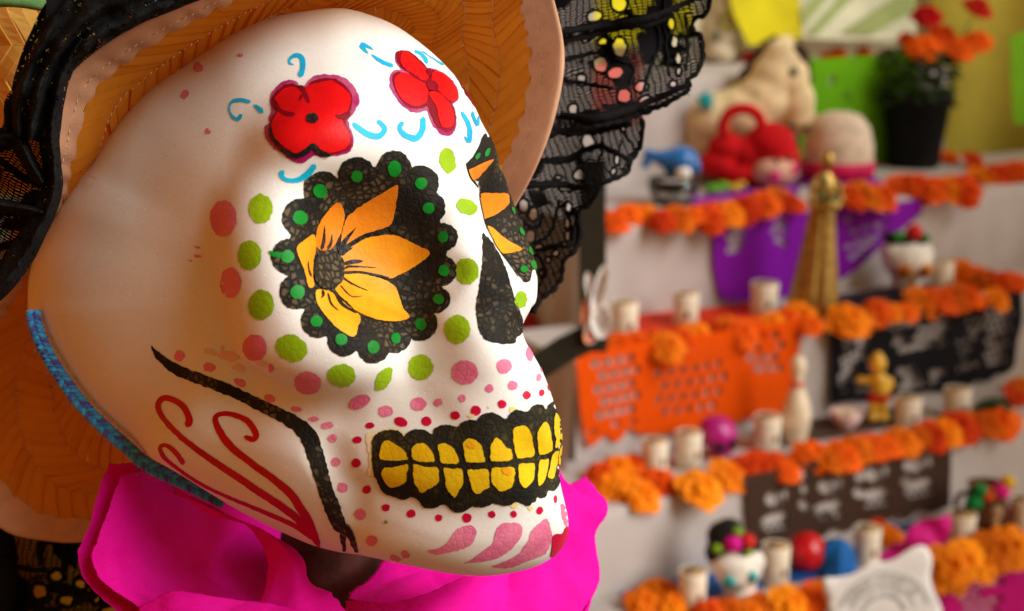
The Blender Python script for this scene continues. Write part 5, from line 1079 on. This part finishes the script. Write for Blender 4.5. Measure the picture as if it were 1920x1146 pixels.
k2 = Toy('sugar_skull', 'white sugar skull with teal eyes and black hair full of flowers', 'sugar skull', 4, 1380, 1128, 'small decorated skulls on the altar')
k2.fuse('skull', k2.chain([(1380,1062,46,42),(1365,1048,40,28),(1398,1048,34,26),(1385,1100,33,24),(1385,1112,26,14)]), SUG); k2.fuse('hair', k2.chain([(1342,1030,24,26),(1348,1000,28,30),(1362,985,26,20),(1382,1010,36,14),(1405,1018,22,10)]), C('black_icing', (.015, .013, .012, 1)))
for x, y in ((1360, 1071), (1400, 1063)): k2.blob('eye', x, y, 13, 13, C('teal_icing', (.01, .36, .36, 1), .4), -41 if x < 1380 else -37, 8); k2.blob('pupil', x, y, 6, 6, C('dark_teal_icing', (.01, .14, .16, 1), .4), -48 if x < 1380 else -44, 4)
k2.blob('nose', 1380, 1084, 4, 6, C('dark_teal_icing', (.01, .14, .16, 1)), -42, 4)
for x, y, r, nm_, c_ in [(1366,1004,19,'magenta_icing',(.62,.01,.26,1)),(1393,1000,16,'red_icing',(.55,.02,.02,1)),(1338,1014,11,'lime_icing',(.20,.36,.02,1)),(1394,1020,10,'lime_icing',None),(1374,982,10,'lime_icing',None)]: k2.blob('flower' if 'lime' not in nm_ else 'leaf', x, y, r, r * .9, C(nm_, c_, .5), -22)
k3 = Toy('skull_candle', 'glossy purple skull between the taller cream candle and orange marigolds', 'skull candle', 3, 1345, 858, 'small decorated skulls on the altar')
k3.fuse('skull', k3.chain([(1345,812,36,32),(1340,800,32,22),(1352,838,26,18)]), C('purple_gloss', (.44, .006, .20, 1), .35)); k3.blob('eye', 1345, 828, 10, 10, C('black_icing', (.015, .013, .012, 1)), -31, 5); k3.blob('eye', 1369, 824, 8, 10, C('black_icing', (.015, .013, .012, 1)), -26, 5)
bp_ = Toy('bowling_pin', 'cream toy bowling pin with a red neck stripe', 'bowling pin', 3, 1490, 834)
bp_.lathe('body', [(16,834),(20,828),(27,795),(28,778),(25,755),(17,735),(11,718),(10,706),(14,690),(15,682),(12,670),(6,665),(1,664)], C('cream_plastic', (.78, .66, .48, 1), .35), n=24); bp_.lathe('stripe', [(13.4,728),(12.0,720),(11.2,712),(10.6,712)], C('red_stripe', (.6, .03, .02, 1), .4), n=24)
bw = Toy('small_bowl', 'small white and pink bowl right of the bowling pin', 'bowl', 3, 1586, 808)
bw.lathe('bowl', [(12,808),(14,802),(26,786),(32,770),(30,770),(22,784),(4,790)], C('pink_china', (.76, .50, .50, 1), .3), n=20); bw.fuse('sweets', bw.chain([(1572,774,10,7),(1588,772,12,7),(1600,776,9,6)]), C('pale_sweets', (.76, .62, .40, 1), .5), 3)
yf = Toy('toy_figure', 'small yellow toy figure in red shorts in front of the black banner', 'toy figure', 3, 1643, 800)
yf.fuse('body', yf.chain([(1638,680,17,19),(1638,664,9,8),(1642,712,17,18),(1646,728,18,16),(1622,712,9,8),(1608,710,9,8),(1664,718,8,14),(1634,762,9,18),(1654,762,9,18),(1634,782,12,9),(1655,782,12,9)]), C('yellow_vinyl', (.66, .36, .015, 1), .4), 3); yf.fuse('shorts', yf.chain([(1636,744,14,11),(1652,744,14,11)]), C('red_cloth', (.5, .012, .008, 1), .6), 3); yf.blob('beak', 1628, 684, 7, 5, C('orange_icing', (.62, .20, .02, 1)), -16)
V, Fc = [], []
gl = Toy('leaf_wreath', 'curved dark green leaf lying among marigolds at the right edge', 'leaf', 3, 1855, 800)
for i in range(13):
    a = pi * i / 12; wd = 9 * sin(a) + 1.5; cx, cy = 1855 - 42 * cos(a), 786 - 30 * sin(a)
    for k in (-1, 0, 1): V.append(gl.L(cx, cy + k * wd, -3 * (k == 0)))
gl_o = mk('blade', V, gridfaces(13, 3), C('deep_green_leaf', (.018, .045, .015, 1), .5), gl.e); gl_o.modifiers.new('solid', 'SOLIDIFY').thickness = .002
rbk = Toy('red_ball', 'shiny red ball beside the blue paper bell', 'ball', 4, 1510, 1072); V, Fc = rbk.b(1510, 1032, 38, 38); mk('shell', V, Fc, C('red_rubber', (.55, .006, .012, 1), .25), rbk.e)
bb = Toy('paper_bell', 'blue paper bell with a ragged hem right of the red ball', 'paper decoration', 4, 1566, 1076); n = 40; V = []
for r, y in [(1,1010),(16,1012),(27,1022),(33,1040),(37,1056),(46,1074)]:
    for k in range(n): a = 2 * pi * k / n; q = r * (1 + .12 * cos(a * 5 + y * .05)); V.append(bb.L(1566 + q * cos(a), y + (5 * sin(a * 9) if y > 1050 else 0), q * sin(a)))
mk('skirt', V, gridfaces(6, n, True), C('blue_tissue', (.010, .11, .36, 1), .5), bb.e)
jg = Toy('clay_jug', 'brown clay jug with a painted face and colourful flowers on its rim', 'jug', 4, 1845, 1002)
jg.lathe('body', [(26,1002),(30,998),(38,975),(40,955),(36,930),(34,912),(38,904),(34,904),(30,914),(6,930)], C('brown_clay', (.10, .040, .018, 1), .5), n=24); jg.fuse('face', jg.chain([(1852,945,12,14,-33),(1850,962,9,8,-35)]), C('pale_clay', (.42, .27, .15, 1), .6), 3)
V, Fc = tube(cat_rom([jg.L(1808, 918), jg.L(1790, 930), jg.L(1790, 960), jg.L(1808, 975)], 6), 5 * jg.sc, 7); mk('handle', V, Fc, C('brown_clay', (.10, .04, .018, 1)), jg.e)
for x, y, r, nm_, c_ in [(1823,908,14,'green_petal',(.01,.22,.05,1)),(1814,930,16,'green_petal',None),(1838,916,14,'orange_petal',(.72,.09,.01,1)),(1862,908,16,'magenta_petal',(.72,.01,.26,1)),(1873,892,14,'yellow_petal',(.68,.42,.02,1))]: jg.blob('flower', x, y, r, r, C(nm_, c_, .6), -24)
# figure with a face at the top left of the shelf
tf = Toy('pale_figurine', 'pale figurine with dark eye marks on the topmost shelf beside the yellow sheet', 'figurine', 0, 1345, 118); tf.fuse('body', tf.chain([(1345,98,34,26),(1345,60,36,34),(1352,20,30,30),(1318,30,14,16)]), C('cream_felt', (.60, .50, .36, 1), .8)); tf.blob('eye', 1337, 68, 6, 9, DKG, -34, 5); V, Fc = tube([tf.L(1358 + 14 * cos(a), 42 + 14 * sin(a), -34) for a in np.linspace(0, 2 * pi, 16, endpoint=False)], 5 * tf.sc, 7, True); mk('eye_ring', V, Fc, C('olive_felt', (.28, .22, .02, 1), .8), tf.e)

# ---- white sign with printed arch
so_ = on_front(4, 1650, 1110, .10); ssc = ((so_ - CAM) @ CF) / FPX
sign = thing('white_sign', 'white scalloped card sign with a grey printed arch of letters', 'sign', so_, .12); PRT = C('grey_print', (.24, .27, .26, 1), .7)
sl = lambda x, y, d=0: np.array([(x - 1650) * ssc, d * ssc, (1110 - y) * ssc])
ol = [(1537,1079),(1564,1076),(1590,1072),(1607,1063),(1625,1049),(1637,1047),(1653,1050),(1673,1045),(1695,1031),(1714,1022),(1731,1022),(1743,1035),(1747,1052),(1746,1085),(1756,1114),(1772,1150),(1776,1200),(1740,1216),(1700,1204),(1660,1216),(1620,1212),(1568,1218),(1562,1180),(1550,1130)]
p2, tr_ = triangulate(resample(np.r_[cat_rom(ol, 4, True), np.array(ol[:1])], 90)[:-1], (), 14); pl_ = mk('card', [sl(x, y, 3 * noise.noise((x * .02, y * .02, 1))) for x, y in p2], tr_, C('white_card', (.82, .80, .79, 1), .6, var=.03), sign); pl_.modifiers.new('solid', 'SOLIDIFY').thickness = .0015
for R_, wd in ((64, 1.6), (90, 1.6), (44, 2.2)):
    V, Fc = tube([sl(1658 + R_ * cos(a), 1160 - R_ * sin(a), -5) for a in np.linspace(.25, pi - .25, 24)], wd * ssc * .6, 5); mk('printed_arc', V, Fc, PRT, sign)
for R_, txt, sz, a0, a1 in ((70, 'CONFITERIA', 20, 150, 42), (50, 'LA FLOR', 11, 128, 58)):
    for i, ch in enumerate(txt):
        if ch == ' ': continue
        a = radians(a0 + (a1 - a0) * i / (len(txt) - 1)); fc = bpy.data.curves.new('letter', 'FONT'); fc.body = ch; fc.size = sz * ssc; fc.align_x = 'CENTER'; fc.extrude = .0002
        fo = bpy.data.objects.new('letter', fc); COL.objects.link(fo); fo.parent = sign; fo.location = tuple(sl(1658 + R_ * cos(a), 1160 - R_ * sin(a), -6)); fo.rotation_euler = (pi / 2, -(a - pi / 2), 0); fc.materials.append(PRT); dg = bpy.context.evaluated_depsgraph_get(); lm = bpy.data.meshes.new_from_object(fo.evaluated_get(dg)); lo2 = bpy.data.objects.new('printed_letter', lm); COL.objects.link(lo2); lo2.parent = sign; lo2.location = fo.location; lo2.rotation_euler = fo.rotation_euler; bpy.data.objects.remove(fo)

# ---- hangings behind the altar
def curtain(name, label, cat, a, b_, top, bot, c, fold=.03, freq=26, group=None, kind=None, tr=0, off=0):
    ns, nh = 90, 10; a = np.array(a); b_ = np.array(b_); V = []; dr = b_ - a; L = np.linalg.norm(dr); dr /= L; nn = np.array([dr[1], -dr[0], 0])
    for i in range(ns + 1):
        s = L * i / ns
        for j in range(nh + 1):
            v = j / nh; z = top + (bot - top) * v; V.append(a + dr * (s + .05 * v * sin(s * 3 + off)) + nn * (fold * (.4 + .6 * v) * (sin(s * freq + .7 * sin(s * 9 + off)) + .5 * noise.noise((s * 6, v * 2, off)))) + AZ * (z - a[2]))
    o = V[0] * .5 + V[-1] * .5; ob = mk(name, np.array(V) - o, gridfaces(ns + 1, nh + 1), simple(name + '_cloth', c, .8, .1, 8, .3, 400), None, o); tag(ob, label, cat, group); return ob
def back(px, py, k=0, dn=-.33):
    return on_front(k, px, py, dn)
bz0, bz1 = EDGE[0][2] - .30, EDGE[0][2] + .9
q0 = EDGE[0] - AN * .36 + AT * -.9; q1 = EDGE[0] - AN * .36 + AT * s_of(0, 1760, 0, -.36); q2 = EDGE[0] - AN * .30 + AT * s_of(0, 1722, 0, -.30); q3 = EDGE[0] + AN * .25 + AT * 2.2
curtain('backdrop_cloth', 'cream cloth hanging behind the topmost shelf', 'curtain', q0, q1, bz1, bz0, (.66, .60, .44, 1), .012, 14)
curtain('ochre_curtain', 'ochre yellow curtain at the right end of the altar', 'curtain', q2, q3, bz1, EDGE[1][2] - .5, (.52, .42, .06, 1), .025, 24, off=2)
def hang(name, label, c, pts, dn=-.29):
    V2 = resample(np.r_[np.array(pts, float), np.array(pts[:1], float)], 60)[:-1]; p2, tr_ = triangulate(V2, (), 16)
    V = np.array([back(x, y, 0, dn) + AN * (.006 * sin(x * .05 + y * .02) + .004 * noise.noise((x * .02, y * .02, 3))) for x, y in p2]); o = V.mean(0); ob = mk(name, V - o, tr_, simple(name + '_cloth', c, .7, .12, 10), None, o); tag(ob, label, 'paper sheet'); return ob
hang('yellow_sheet', 'yellow paper sheet hanging at the top beside the pale figurine', (.70, .60, .015, 1), [(1366,-60),(1500,-60),(1502,70),(1450,82),(1400,85),(1375,30)])
hang('yellow_sheet', 'yellow paper sheet glimpsed through the black lace', (.70, .60, .015, 1), [(1040,-60),(1300,-60),(1298,60),(1180,86),(1046,80)])
hang('striped_sheet', 'pale sheet with faint green streaks hanging above the green banner', (.74, .72, .52, 1), [(1500,-60),(1720,-60),(1720,74),(1600,76),(1503,72)], -.292)
for i, pp in enumerate([[(1510,60),(1600,-30),(1640,-40),(1530,66)], [(1580,62),(1680,-10),(1720,-10),(1720,20),(1630,64)], [(1500,20),(1560,-40),(1580,-40),(1504,50)]]):
    hang('green_streak', ['faint green streak running through the middle of the pale sheet', 'faint green streak at the right end of the pale sheet', 'faint green streak at the left end of the pale sheet'][i], (.36, .42, .16, 1), pp, -.286)
hang('lime_sheet', 'green sheet at the right edge of the ochre curtain', (.16, .40, .01, 1), [(1890,70),(1960,40),(1960,230),(1905,235)], .02)
# ---- dark stand with a white paper flower, between the lace and the altar
DK = C('dark_brown_timber', (.020, .016, .009, 1), .6)
sd_ = 1.85; bs = P(1095, 660, sd_); stand = thing('timber_stand', 'dark timber stand with an upright and a sloping brace left of the altar', 'stand', (bs[0], bs[1], 0)); SL_ = np.array(stand.location)
def bar(name, pts, wpx, d=sd_):
    a = [P(x, y, d + e) for x, y, e in pts]; w_ = wpx * d / FPX; V, Fc = [], []
    for q, p_ in zip(a, pts):
        t_ = (a[-1] - a[0]); t_ /= np.linalg.norm(t_); sd2 = np.cross(t_, CF); sd2 /= np.linalg.norm(sd2)
        for i, j in ((-1, -1), (1, -1), (1, 1), (-1, 1)): V.append(q + sd2 * i * w_ / 2 + CF * j * .010 - SL_)
    m_ = len(a); mk(name, V, gridfaces(m_, 4, True) + [(3, 2, 1, 0), tuple((m_ - 1) * 4 + i for i in range(4))], DK, stand, None, False)
bar('upright', [(1111,300,0),(1110,400,0),(1112,660,0)], 50); bar('brace', [(1128,622,-.03),(1060,655,-.03),(985,703,-.03),(800,820,-.03),(500,1010,-.03),(100,1262,-.03),(-500,1640,-.05)], 50)
wf = P(1118, 575, sd_ - .05); wfl = thing('paper_flower', 'white paper flower with a salmon heart fixed to the dark stand', 'paper flower', wf); fs = 1.8 / FPX
PW = C('white_tissue', (.78, .74, .72, 1), .7); PS = C('salmon_tissue', (.74, .28, .16, 1), .7)
for i, (x, y, rx, ry, ro, m_) in enumerate([(1122,540,12,50,12,PW),(1108,545,10,40,-12,PW),(1105,580,16,36,10,PS),(1124,600,18,34,-8,PW),(1112,618,16,28,20,PW),(1130,560,10,42,4,PW),(1104,630,9,14,0,PS)]):
    e_ = ell(0, 0, rx, ry, ro, 16); V = [(e[0] + x - 1118, -6 - 10 * (1 - (i % 3) * .4), -(e[1] + y - 575)) for e in e_] + [(x - 1118, 2 - i, -(y - 575))]
    mk('petal', np.array(V) * fs, [(16, j, (j + 1) % 16) for j in range(16)], m_, wfl)
# ---- what fills the gap left of the altar, the far wall and the ground
curtain('grey_white_cloth', 'grey white cloth hanging behind the dark stand', 'curtain', P(880, 480, 2.9), P(1110, 480, 3.0), 1.75, .1, (.56, .53, .52, 1), .03, 22, off=5)
rc = sheet([[(960,520,2.75),(985,560,2.74),(998,590,2.75)], [(960,610,2.74),(1000,612,2.73),(1024,626,2.74)], [(960,690,2.75),(1000,685,2.73),(1034,668,2.75)]], 'red_cloth', C('dull_red_cloth', (.36, .025, .025, 1)), thick=.001); tag(rc, 'scrap of red cloth showing past the cheek of the foam skull', 'cloth')
GR = simple('ground_brown', (.15, .10, .065, 1), .85, .25, 3)  # unseen ground sheet, coloured brown to warm the light it bounces
struct(mk('ground', [(-60, -60, 0), (60, -60, 0), (60, 60, 0), (-60, 60, 0)], [(0, 1, 2, 3)], GR, None, (0, 0, 0)))
wl = EDGE[0] - AN * .75
struct(mk('far_wall', np.array([wl + AT * a + AZ * (z - wl[2]) for a in (-6, 5) for z in (0, 3.2)]) - wl, [(0, 2, 3, 1)], simple('canvas_wall', (.55, .50, .40, 1), .9, .1, 4), None, wl))
V = [];
for i in range(80):
    for j in range(8): y = -1.8 + 4.0 * i / 79; V.append((-.90 + .05 * sin(y * 22) + .03 * sin(y * 9 + 1) - .10 * (i < 0), y, 2.5 * j / 7))
struct(mk('bounce_screen', V, gridfaces(80, 8), simple('orange_canvas', (.36, .095, .008, 1), .85, .1, 6)))  # unseen screen, added to bounce warm light onto the skull's left side
CV = NT('white_canvas'); cd_ = CV.n('ShaderNodeBsdfDiffuse', {'Color': (.7, .66, .6, 1)}); ct_ = CV.n('ShaderNodeBsdfTranslucent', {'Color': (.92, .88, .82, 1)}); cm_ = CV.n('ShaderNodeMixShader', {0: .85, 1: cd_.outputs[0], 2: ct_.outputs[0]}); CV.t.links.new(cm_.outputs[0], CV.out.inputs[0])
struct(mk('shade_screen', [(2.35 + .05 * sin(i * 1.3), 1.1 + 4.0 * i / 79, 2.5 * j / 7) for i in range(80) for j in range(8)], gridfaces(80, 8), CV.m))  # unseen translucent screen, added to dim the sun on the altar
print('altar done')
